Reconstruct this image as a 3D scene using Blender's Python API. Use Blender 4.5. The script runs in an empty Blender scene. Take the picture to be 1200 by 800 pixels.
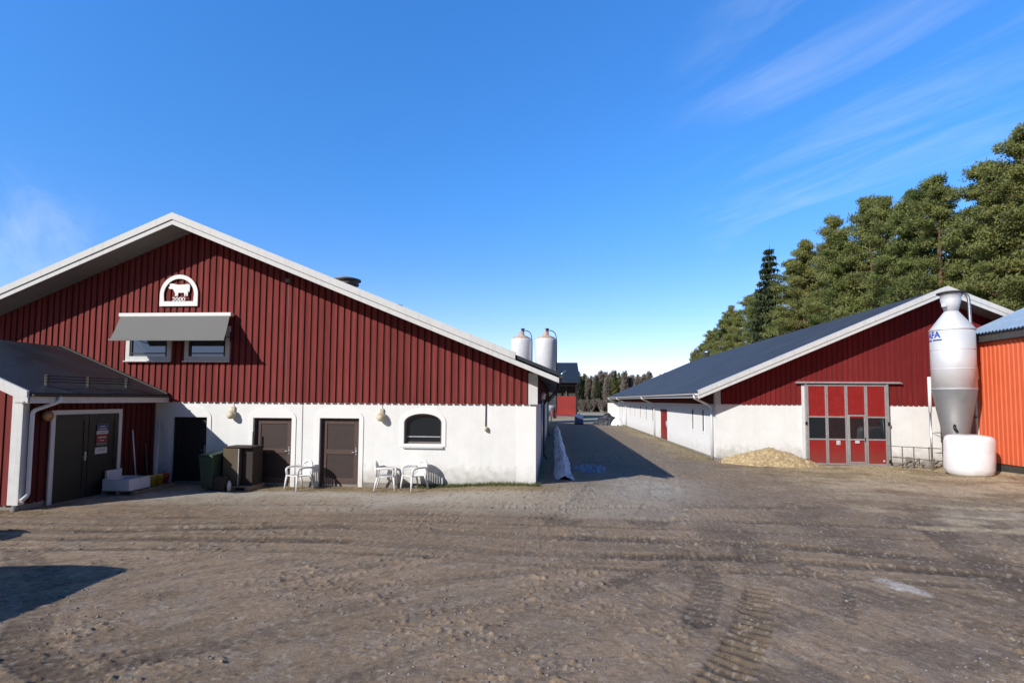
import bpy, bmesh, math, random
import numpy as np
from mathutils import Vector, Matrix
C = bpy.context.scene.collection
R = math.radians
SUN = Vector((.95, 1.0, -.80)).normalized()      # direction the sunlight travels

# ------------------------------------------------------------------ materials
MATS = {}
class NT:
    def __init__(s, m):
        s.m = m; s.n = m.node_tree.nodes; s.l = m.node_tree.links
    def add(s, t, **k):
        nd = s.n.new(t)
        for a, b in k.items():
            if a in ('ins',):
                for q, v in b.items():
                    if isinstance(v, bpy.types.NodeSocket): s.l.new(v, nd.inputs[q])
                    else: nd.inputs[q].default_value = v
            else: setattr(nd, a, b)
        return nd
def rgb(c): return (c[0], c[1], c[2], 1)
def new_mat(name):
    m = bpy.data.materials.new(name); m.use_nodes = True; MATS[name] = m
    t = NT(m); b = t.n['Principled BSDF']
    return m, t, b
def mat(name, col, rough=.7, metal=0, var=.15, scale=3, bump=0, bscale=40, spec=.5, stretch=(1,1,1), dirt=0, dirtcol=(.12,.09,.07), emis=0, streak=0, coat=0):
    """noise-varied surface: large patches, fine grain, optional splash dirt near the ground and rain streaks"""
    m, t, b = new_mat(name)
    geo = t.add('ShaderNodeNewGeometry')
    mp = t.add('ShaderNodeMapping', ins={'Vector': geo.outputs['Position'], 'Scale': stretch})
    n1 = t.add('ShaderNodeTexNoise', ins={'Vector': mp.outputs[0], 'Scale': scale, 'Detail': 6., 'Roughness': .65})
    r = t.add('ShaderNodeMapRange', ins={'Value': n1.outputs[0], 'From Min': .3, 'From Max': .7, 'To Min': 1-var, 'To Max': 1+var})
    v = t.add('ShaderNodeVectorMath', operation='SCALE', ins={0: col[:3], 'Scale': r.outputs[0]})
    out = v.outputs[0]
    if streak:
        ms = t.add('ShaderNodeMapping', ins={'Vector': geo.outputs['Position'], 'Scale': (9, 9, .35)})
        ns = t.add('ShaderNodeTexNoise', ins={'Vector': ms.outputs[0], 'Scale': 1., 'Detail': 5.})
        rs = t.add('ShaderNodeMapRange', ins={'Value': ns.outputs[0], 'From Min': .5, 'From Max': .8, 'To Min': 0., 'To Max': streak})
        mx = t.add('ShaderNodeMix', data_type='RGBA', ins={'Factor': rs.outputs[0], 'A': out, 'B': rgb([c*.55 for c in col])})
        out = mx.outputs['Result']
    if dirt:
        sx = t.add('ShaderNodeSeparateXYZ', ins={'Vector': geo.outputs['Position']})
        nd = t.add('ShaderNodeTexNoise', ins={'Scale': 5., 'Detail': 6., 'Vector': geo.outputs['Position']})
        ad = t.add('ShaderNodeMath', operation='MULTIPLY_ADD', ins={0: nd.outputs[0], 1: -.9, 2: sx.outputs['Z']})
        rd = t.add('ShaderNodeMapRange', ins={'Value': ad.outputs[0], 'From Min': -.45, 'From Max': .25, 'To Min': dirt, 'To Max': 0.})
        mx = t.add('ShaderNodeMix', data_type='RGBA', ins={'Factor': rd.outputs[0], 'A': out, 'B': rgb(dirtcol)})
        out = mx.outputs['Result']
    t.l.new(out, b.inputs['Base Color'])
    nr = t.add('ShaderNodeMapRange', ins={'Value': n1.outputs[0], 'From Min': .3, 'From Max': .7, 'To Min': max(0, rough-.1), 'To Max': min(1, rough+.1)})
    t.l.new(nr.outputs[0], b.inputs['Roughness'])
    b.inputs['Metallic'].default_value = metal
    b.inputs['Specular IOR Level'].default_value = spec
    if coat: b.inputs['Coat Weight'].default_value = coat
    if bump:
        nb = t.add('ShaderNodeTexNoise', ins={'Vector': mp.outputs[0], 'Scale': float(bscale), 'Detail': 4.})
        bp = t.add('ShaderNodeBump', ins={'Height': nb.outputs[0], 'Strength': 1., 'Distance': bump})
        t.l.new(bp.outputs[0], b.inputs['Normal'])
    return m

mat('plaster', (.80,.80,.775), .95, var=.06, scale=1.3, bump=.005, bscale=34, dirt=.75, dirtcol=(.3,.27,.22), spec=.1, streak=.12)
mat('smooth_plaster', (.84,.835,.81), .85, var=.03, scale=2, dirt=.35, dirtcol=(.35,.31,.26), spec=.2)
mat('plinth', (.34,.34,.32), .95, var=.2, scale=3, bump=.008, bscale=30, dirt=.6, dirtcol=(.17,.14,.11))
def board_mat(name, col, pitch, axis='X', fade=.22):
    m, t, b = new_mat(name)
    geo = t.add('ShaderNodeNewGeometry')
    sx = t.add('ShaderNodeSeparateXYZ', ins={'Vector': geo.outputs['Position']})
    dv = t.add('ShaderNodeMath', operation='DIVIDE', ins={0: sx.outputs[axis], 1: pitch})
    fl = t.add('ShaderNodeMath', operation='FLOOR', ins={0: dv.outputs[0]})
    wn = t.add('ShaderNodeTexWhiteNoise', noise_dimensions='1D', ins={'W': fl.outputs[0]})
    mp = t.add('ShaderNodeMapping', ins={'Vector': geo.outputs['Position'], 'Scale': (14, 14, 1.2)})
    n = t.add('ShaderNodeTexNoise', ins={'Vector': mp.outputs[0], 'Scale': 1., 'Detail': 7., 'Roughness': .7})
    n2 = t.add('ShaderNodeTexNoise', ins={'Vector': geo.outputs['Position'], 'Scale': .5, 'Detail': 3.})
    a = t.add('ShaderNodeMath', operation='MULTIPLY_ADD', ins={0: wn.outputs[0], 1: fade, 2: 1-fade*.5})
    bb = t.add('ShaderNodeMapRange', ins={'Value': n.outputs[0], 'From Min': .25, 'From Max': .75, 'To Min': .8, 'To Max': 1.2})
    cc = t.add('ShaderNodeMapRange', ins={'Value': n2.outputs[0], 'From Min': .3, 'From Max': .7, 'To Min': .88, 'To Max': 1.12})
    p = t.add('ShaderNodeMath', operation='MULTIPLY', ins={0: a.outputs[0], 1: bb.outputs[0]})
    p2 = t.add('ShaderNodeMath', operation='MULTIPLY', ins={0: p.outputs[0], 1: cc.outputs[0]})
    v = t.add('ShaderNodeVectorMath', operation='SCALE', ins={0: col, 'Scale': p2.outputs[0]})
    chip = t.add('ShaderNodeMapRange', ins={'Value': n.outputs[0], 'From Min': .69, 'From Max': .76, 'To Min': 0., 'To Max': .35})
    mx = t.add('ShaderNodeMix', data_type='RGBA', ins={'Factor': chip.outputs[0], 'A': v.outputs[0], 'B': (.32,.2,.17,1)})
    t.l.new(mx.outputs['Result'], b.inputs['Base Color'])
    b.inputs['Roughness'].default_value = .85; b.inputs['Specular IOR Level'].default_value = .15
    bp = t.add('ShaderNodeBump', ins={'Height': n.outputs[0], 'Strength': .6, 'Distance': .004})
    t.l.new(bp.outputs[0], b.inputs['Normal'])
board_mat('falu_red', (.205,.041,.036), .206, fade=.32)
board_mat('falu_red_shaded', (.095,.019,.018), .206, 'Y')  # side-wall red with the shade darkened into its base colour
board_mat('barn_red', (.19,.020,.020), .22, fade=.12)
board_mat('barn_red_side', (.2,.022,.018), .22, 'Y', fade=.1)
for _n, _c in (('falu_red',(.085,.014,.015)),('falu_red_shaded',(.05,.01,.01)),('barn_red',(.12,.012,.012)),('barn_red_side',(.1,.012,.012))): mat(_n+'_gap_shade', _c, .9, var=.2)  # backing reds lowered to put recess shade between the boards
mat('white_wood', (.63,.63,.615), .6, var=.06, scale=5, streak=.35, spec=.3)
mat('white_paint', (.78,.78,.76), .5, var=.04, scale=4, dirt=.3)
mat('grey_soffit', (.24,.235,.22), .9, var=.15, stretch=(1,8,1))
mat('roof_dark', (.018,.025,.034), .55, var=.25, scale=1.2, bump=.004, bscale=60)
mat('brown_door', (.078,.044,.036), .6, var=.2, scale=6, dirt=.3)
mat('brown_panel', (.040,.024,.021), .65, var=.2, scale=6)
mat('dark_door', (.013,.012,.012), .55, var=.3, scale=6)  # darkened copy of the brown door, lean-to shadow in the colour; also sashes
mat('shaded_door', (.012,.0115,.010), .55, var=.2, scale=6)  # annex door tone lowered: its shade is mixed into the colour
mat('steel', (.55,.56,.58), .4, metal=1, var=.1, scale=8)
mat('aluminium', (.5,.5,.5), .5, metal=.6, var=.1, scale=10, dirt=.2)
mat('awning_cloth', (.165,.165,.16), .9, var=.05, scale=2)
mat('gate_red', (.27,.014,.012), .5, var=.08, scale=3, dirt=.35, streak=.15)
mat('white_plastic', (.82,.82,.80), .4, var=.03, scale=10, dirt=.12)
mat('bale_wrap', (.83,.82,.83), .35, var=.03, scale=4, bump=.006, bscale=5, stretch=(1,1,3), dirt=.15)
mat('black', (.012,.012,.012), .5)
mat('dark_rubber', (.02,.02,.02), .8)
mat('unlit_interior', (.006,.006,.006), 1, spec=0)  # near-black stand-in for unlit rooms
mat('bin_green', (.018,.05,.030), .55, dirt=.3)
mat('cardboard', (.10,.075,.045), .85, var=.2, dirt=.3)
mat('brown_box', (.032,.022,.018), .8, var=.2)
mat('yellow_plastic', (.55,.40,.02), .45)
mat('red_plastic', (.45,.03,.02), .45)
mat('foam', (.62,.62,.66), .8)
mat('pallet_wood', (.22,.17,.12), .9, var=.3, scale=8)
mat('cream_plastic', (.55,.48,.33), .5)
mat('brass', (.38,.2,.09), .4, metal=.3)
mat('snow', (.84,.87,.92), .95, var=.45, scale=2.5, bump=.05, bscale=8, spec=.2)
mat('straw', (.50,.38,.21), .95, var=.45, scale=9, bump=.05, bscale=30)
mat('dirty_snow', (.36,.40,.48), .95, var=.5, scale=4, bump=.03, bscale=12)
mat('tarp', (.03,.032,.04), .5, var=.4, bump=.1, bscale=4)
mat('blue_drum', (.06,.09,.2), .5)
mat('sign_blue', (.02,.04,.16), .5); mat('sign_red', (.26,.025,.025), .5); mat('sign_grey', (.15,.15,.15), .6); mat('paper', (.55,.55,.58), .7)
mat('letter_blue', (.01,.05,.42), .4)
mat('silo_white', (.74,.74,.77), .5, var=.08, streak=.3)
mat('silo_rust', (.50,.38,.31), .8, var=.4, streak=.6)
mat('trailer_paint', (.3,.3,.31), .4, metal=.3)
mat('stone', (.22,.2,.18), .95, var=.3, bump=.01)
mat('orange_side', (.62,.115,.038), .6, var=.06, scale=1.5, dirt=.3, streak=.2)
mat('blue_roof', (.33,.44,.56), .45, metal=.2, var=.1, scale=2)
mat('dark_trim', (.05,.047,.043), .7, var=.3, scale=6)
mat('old_wood', (.16,.13,.11), .9, var=.3)
mat('far_red', (.30,.03,.025), .8, var=.2, scale=.8)
mat('far_dark', (.015,.014,.014), 1)
mat('far_pink', (.27,.10,.09), .7)
mat('grey_board', (.06,.062,.05), .9, var=.3)

# corrugated sheet in use on orange shed and barn roof
def sheet_roof(name, col, axis, pitch, rough, metal=0.):
    m, t, b = new_mat(name)
    geo = t.add('ShaderNodeNewGeometry')
    sx = t.add('ShaderNodeSeparateXYZ', ins={'Vector': geo.outputs['Position']})
    s = t.add('ShaderNodeMath', operation='MULTIPLY', ins={0: sx.outputs[axis], 1: 2*math.pi/pitch})
    sn = t.add('ShaderNodeMath', operation='SINE', ins={0: s.outputs[0]})
    n = t.add('ShaderNodeTexNoise', ins={'Vector': geo.outputs['Position'], 'Scale': .7, 'Detail': 5.})
    r = t.add('ShaderNodeMapRange', ins={'Value': n.outputs[0], 'From Min': .3, 'From Max': .7, 'To Min': .8, 'To Max': 1.2})
    v = t.add('ShaderNodeVectorMath', operation='SCALE', ins={0: col, 'Scale': r.outputs[0]})
    t.l.new(v.outputs[0], b.inputs['Base Color'])
    b.inputs['Roughness'].default_value = rough; b.inputs['Metallic'].default_value = metal; b.inputs['Specular IOR Level'].default_value = .3
    bp = t.add('ShaderNodeBump', ins={'Height': sn.outputs[0], 'Strength': .5, 'Distance': .02})
    t.l.new(bp.outputs[0], b.inputs['Normal'])
sheet_roof('roof_blue', (.050,.053,.056), 'Y', .3, .6)

def galv():
    m, t, b = new_mat('galvanised')
    geo = t.add('ShaderNodeNewGeometry')
    vo = t.add('ShaderNodeTexVoronoi', ins={'Vector': geo.outputs['Position'], 'Scale': 25.})
    n = t.add('ShaderNodeTexNoise', ins={'Vector': geo.outputs['Position'], 'Scale': 2., 'Detail': 5.})
    a = t.add('ShaderNodeMix', data_type='RGBA', ins={'Factor': n.outputs[0], 'A': (.62,.64,.67,1), 'B': (.82,.84,.87,1)})
    t.l.new(a.outputs['Result'], b.inputs['Base Color'])
    b.inputs['Metallic'].default_value = .3
    r = t.add('ShaderNodeMapRange', ins={'Value': vo.outputs['Distance'], 'From Min': 0., 'From Max': .6, 'To Min': .46, 'To Max': .58})
    t.l.new(r.outputs[0], b.inputs['Roughness'])
    bp = t.add('ShaderNodeBump', ins={'Height': n.outputs[0], 'Strength': .4, 'Distance': .03})
    t.l.new(bp.outputs[0], b.inputs['Normal'])
galv()
mat('hopper_zinc', (.20,.195,.19), .6, metal=.35, var=.08)
def glass():
    m, t, b = new_mat('dark_glass')
    b.inputs['Base Color'].default_value = (.012,.016,.02,1); b.inputs['Roughness'].default_value = .03
    b.inputs['Specular IOR Level'].default_value = .6
    n = t.add('ShaderNodeTexNoise', ins={'Scale': 1.5})
    bp = t.add('ShaderNodeBump', ins={'Height': n.outputs[0], 'Strength': .15, 'Distance': .02})
    t.l.new(bp.outputs[0], b.inputs['Normal'])
    m, t, b = new_mat('mirror_glass')
    b.inputs['Base Color'].default_value = (.20,.26,.33,1); b.inputs['Roughness'].default_value = .03; b.inputs['Metallic'].default_value = .9
glass()
def leaf_mat(name, c1, c2, c3, trans=.25):
    m, t, b = new_mat(name)
    oi = t.add('ShaderNodeObjectInfo'); geo = t.add('ShaderNodeNewGeometry')
    n = t.add('ShaderNodeTexNoise', ins={'Vector': geo.outputs['Position'], 'Scale': .6, 'Detail': 3.})
    n2 = t.add('ShaderNodeTexWhiteNoise', ins={'Vector': geo.outputs['Position']})
    r = t.add('ShaderNodeMapRange', ins={'Value': n.outputs[0], 'From Min': .35, 'From Max': .65})
    a = t.add('ShaderNodeMix', data_type='RGBA', ins={'Factor': r.outputs[0], 'A': rgb(c1), 'B': rgb(c2)})
    k = t.add('ShaderNodeMath', operation='MULTIPLY', ins={0: oi.outputs['Random'], 1: .6})
    a2 = t.add('ShaderNodeMix', data_type='RGBA', ins={'Factor': k.outputs[0], 'A': a.outputs['Result'], 'B': rgb(c3)})
    t.l.new(a2.outputs['Result'], b.inputs['Base Color'])
    b.inputs['Roughness'].default_value = .6; b.inputs['Specular IOR Level'].default_value = .25
    tr = t.add('ShaderNodeBsdfTranslucent', ins={'Color': a2.outputs['Result']})
    mx = t.add('ShaderNodeMixShader', ins={0: trans, 1: b.outputs[0], 2: tr.outputs[0]})
    t.l.new(mx.outputs[0], t.n['Material Output'].inputs[0])
leaf_mat('pine_needles', (.12,.165,.050), (.30,.34,.11), (.36,.34,.12), .45)
leaf_mat('spruce_needles', (.03,.05,.026), (.06,.09,.036), (.08,.085,.03))
leaf_mat('brown_twigs', (.12,.095,.08), (.22,.18,.155), (.2,.18,.14), .1)
leaf_mat('dry_grass', (.28,.22,.11), (.40,.33,.18), (.2,.2,.08), .3)
leaf_mat('green_grass', (.07,.11,.03), (.16,.18,.06), (.2,.2,.08), .3)
mat('pine_bark', (.16,.085,.05), .95, var=.4, scale=4)
mat('spruce_bark', (.07,.05,.04), .95, var=.3)
mat('birch_bark', (.52,.48,.43), .9, var=.35, scale=3)
mat('pebble', (.24,.215,.19), .95, var=.5, scale=9)

# ------------------------------------------------------------------ mesh helper
def root_loc(p):
    while p is not None and p.parent is not None: p = p.parent
    return Vector(p['_loc']) if p is not None and '_loc' in p else Vector((0,0,0))
class MB:
    def __init__(s): s.v = []; s.f = []; s.sm = []
    def face(s, pts, sm=False):
        i = len(s.v); s.v += [tuple(p) for p in pts]; s.f.append(tuple(range(i, i+len(pts)))); s.sm.append(sm)
    def box(s, x0, x1, y0, y1, z0, z1):
        i = len(s.v)
        s.v += [(x0,y0,z0),(x1,y0,z0),(x1,y1,z0),(x0,y1,z0),(x0,y0,z1),(x1,y0,z1),(x1,y1,z1),(x0,y1,z1)]
        for f in ((0,3,2,1),(4,5,6,7),(0,1,5,4),(1,2,6,5),(2,3,7,6),(3,0,4,7)):
            s.f.append(tuple(i+k for k in f)); s.sm.append(False)
        return s
    def hexa(s, p):          # 8 points, bottom loop then top loop
        i = len(s.v); s.v += [tuple(q) for q in p]
        for f in ((0,3,2,1),(4,5,6,7),(0,1,5,4),(1,2,6,5),(2,3,7,6),(3,0,4,7)):
            s.f.append(tuple(i+k for k in f)); s.sm.append(False)
        return s
    def prism(s, poly, d):   # polygon (3-D points) extruded by vector d
        n = len(poly); i = len(s.v); d = Vector(d)
        s.v += [tuple(p) for p in poly] + [tuple(Vector(p)+d) for p in poly]
        s.f.append(tuple(range(i, i+n))); s.f.append(tuple(range(i+2*n-1, i+n-1, -1))); s.sm += [False, False]
        for k in range(n):
            s.f.append((i+k, i+n+k, i+n+(k+1)%n, i+(k+1)%n)); s.sm.append(False)
        return s
    def tube(s, path, r, n=8, caps=True):
        path = [Vector(p) for p in path]; rs = r if isinstance(r, (list, tuple)) else [r]*len(path)
        rings = []; up = None
        for k, p in enumerate(path):
            d = (path[min(k+1, len(path)-1)] - path[max(k-1, 0)])
            if d.length < 1e-9: d = Vector((0,0,1))
            d.normalize()
            if up is None:
                a = Vector((0,0,1)) if abs(d.z) < .9 else Vector((1,0,0)); u = d.cross(a).normalized()
            else:
                u = (up - d*up.dot(d)).normalized()
            up = u; w = d.cross(u); i = len(s.v)
            for j in range(n):
                t = 2*math.pi*j/n; s.v.append(tuple(p + (u*math.cos(t)+w*math.sin(t))*rs[k]))
            rings.append(i)
        for a, b in zip(rings, rings[1:]):
            for j in range(n):
                s.f.append((a+j, a+(j+1)%n, b+(j+1)%n, b+j)); s.sm.append(True)
        if caps:
            s.f.append(tuple(rings[0]+j for j in range(n-1, -1, -1))); s.sm.append(False)
            s.f.append(tuple(rings[-1]+j for j in range(n))); s.sm.append(False)
        return s
    def lathe(s, prof, c=(0,0,0), n=32, sx=1, sy=1):
        rings = []
        for r, z in prof:
            i = len(s.v)
            for j in range(n):
                t = 2*math.pi*j/n; s.v.append((c[0]+r*sx*math.cos(t), c[1]+r*sy*math.sin(t), c[2]+z))
            rings.append(i)
        for a, b in zip(rings, rings[1:]):
            for j in range(n):
                s.f.append((a+j, a+(j+1)%n, b+(j+1)%n, b+j)); s.sm.append(True)
        s.f.append(tuple(rings[0]+j for j in range(n-1, -1, -1))); s.sm.append(False)
        s.f.append(tuple(rings[-1]+j for j in range(n))); s.sm.append(False)
        return s
    def grid(s, fn, nu, nv, sm=True):
        i = len(s.v)
        for a in range(nu+1):
            for b in range(nv+1): s.v.append(tuple(fn(a/nu, b/nv)))
        for a in range(nu):
            for b in range(nv):
                k = i+a*(nv+1)+b; s.f.append((k, k+nv+1, k+nv+2, k+1)); s.sm.append(sm)
        return s
    def build(s, name, m, parent=None, loc=None, bevel=0, smooth_all=False):
        me = bpy.data.meshes.new(name)
        off = root_loc(parent) if loc is None else Vector(loc)
        me.from_pydata([(a-off.x, b-off.y, c-off.z) for a, b, c in s.v], [], s.f)
        me.polygons.foreach_set('use_smooth', [True]*len(s.f) if smooth_all else s.sm)
        me.materials.append(MATS[m]); me.update()
        o = bpy.data.objects.new(name, me); C.objects.link(o)
        if parent is not None: o.parent = parent
        elif loc is not None: o.location = loc; o['_loc'] = list(loc)
        if bevel:
            b = o.modifiers.new('Bevel', 'BEVEL'); b.width = bevel; b.segments = 2; b.limit_method = 'ANGLE'
        return o
def tag(o, label=None, cat=None, group=None, kind=None):
    if label: o['label'] = label
    if cat: o['category'] = cat
    if group: o['group'] = group
    if kind: o['kind'] = kind
    return o
def thing(name, label, cat, loc, group=None):
    o = bpy.data.objects.new(name, None); C.objects.link(o); o.location = loc; o['_loc'] = list(loc)
    o.empty_display_size = .2
    return tag(o, label, cat, group)
def copy_tree(o, parent=None):
    c = o.copy(); C.objects.link(c); c.parent = parent
    for ch in list(o.children): copy_tree(ch, c)
    return c
def wall_panel(outer, holes, y, depth, name, m, parent, plane='Y'):
    """wall face with real openings: outer/holes are lists of (a, z); reveals go back by depth"""
    bm = bmesh.new(); edges = []; loops = []
    P3 = (lambda a, z, d: (a, y+d, z)) if plane == 'Y' else (lambda a, z, d: (y-d, a, z))
    for lp in [outer]+holes:
        vs = [bm.verts.new(P3(a, z, 0)) for a, z in lp]; loops.append(vs)
        for k in range(len(vs)): edges.append(bm.edges.new((vs[k], vs[(k+1)%len(vs)])))
    bmesh.ops.triangle_fill(bm, use_beauty=True, edges=edges)
    for lp, vs in zip(holes, loops[1:]):
        bk = [bm.verts.new(P3(a, z, depth)) for a, z in lp]
        for k in range(len(vs)):
            bm.faces.new((vs[k], vs[(k+1)%len(vs)], bk[(k+1)%len(vs)], bk[k]))
    bm.normal_update(); want = Vector((0,-1,0)) if plane == 'Y' else Vector((-1,0,0))
    for f in bm.faces:
        if abs(f.normal.dot(want)) > .9 and f.normal.dot(want) < 0: f.normal_flip()
    mb = MB(); mb.v = [tuple(v.co) for v in bm.verts]; bm.verts.index_update()
    mb.f = [tuple(v.index for v in f.verts) for f in bm.faces]; mb.sm = [False]*len(mb.f); bm.free()
    return mb.build(name, m, parent)
def arch(x0, x1, z0, zs, rise, n=14):
    """opening outline: rectangle to spring line zs, segmental arch above"""
    pts = [(x0, z0), (x1, z0), (x1, zs)]
    for k in range(1, n):
        t = math.pi*k/n; pts.append(((x0+x1)/2 + (x1-x0)/2*math.cos(t), zs + rise*math.sin(t)))
    pts.append((x0, zs)); return pts

# ------------------------------------------------------------------ world
def make_world():
    w = bpy.data.worlds.new('World'); bpy.context.scene.world = w; w.use_nodes = True
    t = NT(w); bg = t.n['Background']
    elev = math.asin(-SUN.z); to = -SUN; az = math.atan2(to.x, to.y)
    sky = t.add('ShaderNodeTexSky', sky_type='NISHITA')
    sky.sun_disc = False; sky.sun_elevation = elev; sky.sun_rotation = az
    sky.altitude = 0; sky.air_density = 1.0; sky.dust_density = .35; sky.ozone_density = 2.2
    tc = t.add('ShaderNodeTexCoord')
    nrm = t.add('ShaderNodeVectorMath', operation='NORMALIZE', ins={0: tc.outputs['Generated']})
    # cirrus streaks: noise on the sky dome, stretched along one compass direction
    sp = t.add('ShaderNodeSeparateXYZ', ins={'Vector': nrm.outputs[0]})
    zc = t.add('ShaderNodeMath', operation='MAXIMUM', ins={0: sp.outputs['Z'], 1: .03})
    zd = t.add('ShaderNodeMath', operation='ADD', ins={0: zc.outputs[0], 1: .12})
    dx = t.add('ShaderNodeMath', operation='DIVIDE', ins={0: sp.outputs['X'], 1: zd.outputs[0]})
    dy = t.add('ShaderNodeMath', operation='DIVIDE', ins={0: sp.outputs['Y'], 1: zd.outputs[0]})
    cb = t.add('ShaderNodeCombineXYZ', ins={'X': dx.outputs[0], 'Y': dy.outputs[0]})
    mp0 = t.add('ShaderNodeMapping', ins={'Vector': cb.outputs[0], 'Rotation': (0,0,R(58))})
    mp = t.add('ShaderNodeMapping', ins={'Vector': mp0.outputs[0], 'Scale': (.75,2.6,1)})
    n = t.add('ShaderNodeTexNoise', ins={'Vector': mp.outputs[0], 'Scale': 1.3, 'Detail': 8., 'Roughness': .62, 'Distortion': .6})
    def lobe(d, lo, hi):
        dt = t.add('ShaderNodeVectorMath', operation='DOT_PRODUCT', ins={0: nrm.outputs[0], 1: Vector(d).normalized()})
        return t.add('ShaderNodeMapRange', interpolation_type='SMOOTHSTEP', ins={'Value': dt.outputs['Value'], 'From Min': lo, 'From Max': hi}).outputs[0]
    m1 = lobe((.45,.79,.42), .95, .995); m2 = lobe((-.86,.72,.20), .985, .999)
    ms = t.add('ShaderNodeMath', operation='ADD', ins={0: m1, 1: m2})
    cl = t.add('ShaderNodeMapRange', interpolation_type='SMOOTHSTEP', ins={'Value': n.outputs[0], 'From Min': .44, 'From Max': .80, 'To Max': .26})
    fac = t.add('ShaderNodeMath', operation='MULTIPLY', ins={0: cl.outputs[0], 1: ms.outputs[0]})
    hs = t.add('ShaderNodeHueSaturation', ins={'Color': sky.outputs[0], 'Saturation': 1.25, 'Value': 1.0})
    rr_ = t.add('ShaderNodeMapRange', interpolation_type='SMOOTHSTEP', ins={'Value': sp.outputs['Z'], 'From Min': .0, 'From Max': .40, 'To Min': 1.2, 'To Max': .80})
    gg_ = t.add('ShaderNodeMapRange', interpolation_type='SMOOTHSTEP', ins={'Value': sp.outputs['Z'], 'From Min': .0, 'From Max': .40, 'To Min': 1.06, 'To Max': 1.17})
    tc_ = t.add('ShaderNodeCombineColor', ins={'Red': rr_.outputs[0], 'Green': gg_.outputs[0], 'Blue': 1.52})
    tint = t.add('ShaderNodeMix', data_type='RGBA', blend_type='MULTIPLY', ins={'Factor': 1., 'A': hs.outputs[0], 'B': tc_.outputs[0]})
    fr = t.add('ShaderNodeMapRange', interpolation_type='SMOOTHSTEP', ins={'Value': sp.outputs['Y'], 'From Min': -.5, 'From Max': .55, 'To Min': .34, 'To Max': 1.38})
    zz = t.add('ShaderNodeMapRange', ins={'Value': sp.outputs['Z'], 'From Min': .25, 'From Max': .62, 'To Min': 1., 'To Max': 1.30})
    fr = t.add('ShaderNodeMath', operation='MULTIPLY', ins={0: fr.outputs[0], 1: zz.outputs[0]})
    tint2 = t.add('ShaderNodeVectorMath', operation='SCALE', ins={0: tint.outputs['Result'], 'Scale': fr.outputs[0]})
    mx = t.add('ShaderNodeMix', data_type='RGBA', ins={'Factor': fac.outputs[0], 'A': tint2.outputs[0], 'B': (8.5,9.2,10.,1)})
    t.l.new(mx.outputs['Result'], bg.inputs['Color']); bg.inputs['Strength'].default_value = .11
    ld = bpy.data.lights.new('sun', 'SUN'); ld.energy = 5.0; ld.angle = R(.53); ld.color = (1,.955,.895)
    lo = bpy.data.objects.new('sun', ld); C.objects.link(lo); lo.rotation_euler = SUN.to_track_quat('-Z', 'Y').to_euler(); lo.location = (-20,-20,30)
make_world()

# ------------------------------------------------------------------ camera
def make_camera():
    f = 620.; psi = math.atan(50/620.); p = R(3.2); roll = R(.4)
    fw = Vector((-math.sin(psi)*math.cos(p), math.cos(psi)*math.cos(p), math.sin(p)))
    r0 = Vector((math.cos(psi), math.sin(psi), 0)); u0 = r0.cross(fw)
    r = r0*math.cos(roll)+u0*math.sin(roll); u = -r0*math.sin(roll)+u0*math.cos(roll)
    cd = bpy.data.cameras.new('camera'); co = bpy.data.objects.new('camera', cd); C.objects.link(co)
    M = Matrix((( r.x, u.x, -fw.x, 0), (r.y, u.y, -fw.y, 0), (r.z, u.z, -fw.z, 2.6), (0,0,0,1)))
    co.matrix_world = M; cd.sensor_fit = 'HORIZONTAL'; cd.sensor_width = 36; cd.lens = f*36/1200
    cd.shift_y = (468-f*math.tan(p)-400)/1200; cd.clip_end = 6000; cd.clip_start = .05
    bpy.context.scene.camera = co
make_camera()
sc = bpy.context.scene
sc.view_settings.view_transform = 'Standard'; sc.view_settings.look = 'None'; sc.view_settings.exposure = 0; sc.view_settings.gamma = 1
sc.render.engine = 'CYCLES'; sc.cycles.max_bounces = 6; sc.cycles.diffuse_bounces = 3; sc.cycles.transparent_max_bounces = 8

# ------------------------------------------------------------------ ground
rng = np.random.default_rng(7)
_G = rng.random((256, 256))
def vnoise(x, y):
    xi = np.floor(x).astype(int); yi = np.floor(y).astype(int); fx = x-xi; fy = y-yi
    fx = fx*fx*(3-2*fx); fy = fy*fy*(3-2*fy); a = xi & 255; b = yi & 255; a1 = (a+1) & 255; b1 = (b+1) & 255
    return (_G[a,b]*(1-fx)+_G[a1,b]*fx)*(1-fy) + (_G[a,b1]*(1-fx)+_G[a1,b1]*fx)*fy
def fbm(x, y, o=4, g=.5):
    s = 0; a = 1; t = 0
    for k in range(o):
        s = s + a*vnoise(x*2**k+17.3*k, y*2**k+9.1*k); t += a; a *= g
    return s/t
def ss(a, b, x):
    t = np.clip((x-a)/(b-a), 0, 1); return t*t*(3-2*t)
def gz_base(x, y):
    z = .17*np.exp(-((x+1.2)/2.6)**2-((y-15.4)/1.6)**2)
    z = z - .12*np.exp(-((x-12.5)/4.5)**2-((y-23.5)/5)**2)
    z = z - .04*np.exp(-((x+8)/4)**2-((y-15)/3)**2)
    z = z + .34*ss(16.2, 18, x)*np.exp(-((y-19)/6)**2)*(1-ss(26, 34, x))
    return z
def gz(x, y): return float(gz_base(np.array(float(x)), np.array(float(y))))
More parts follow.
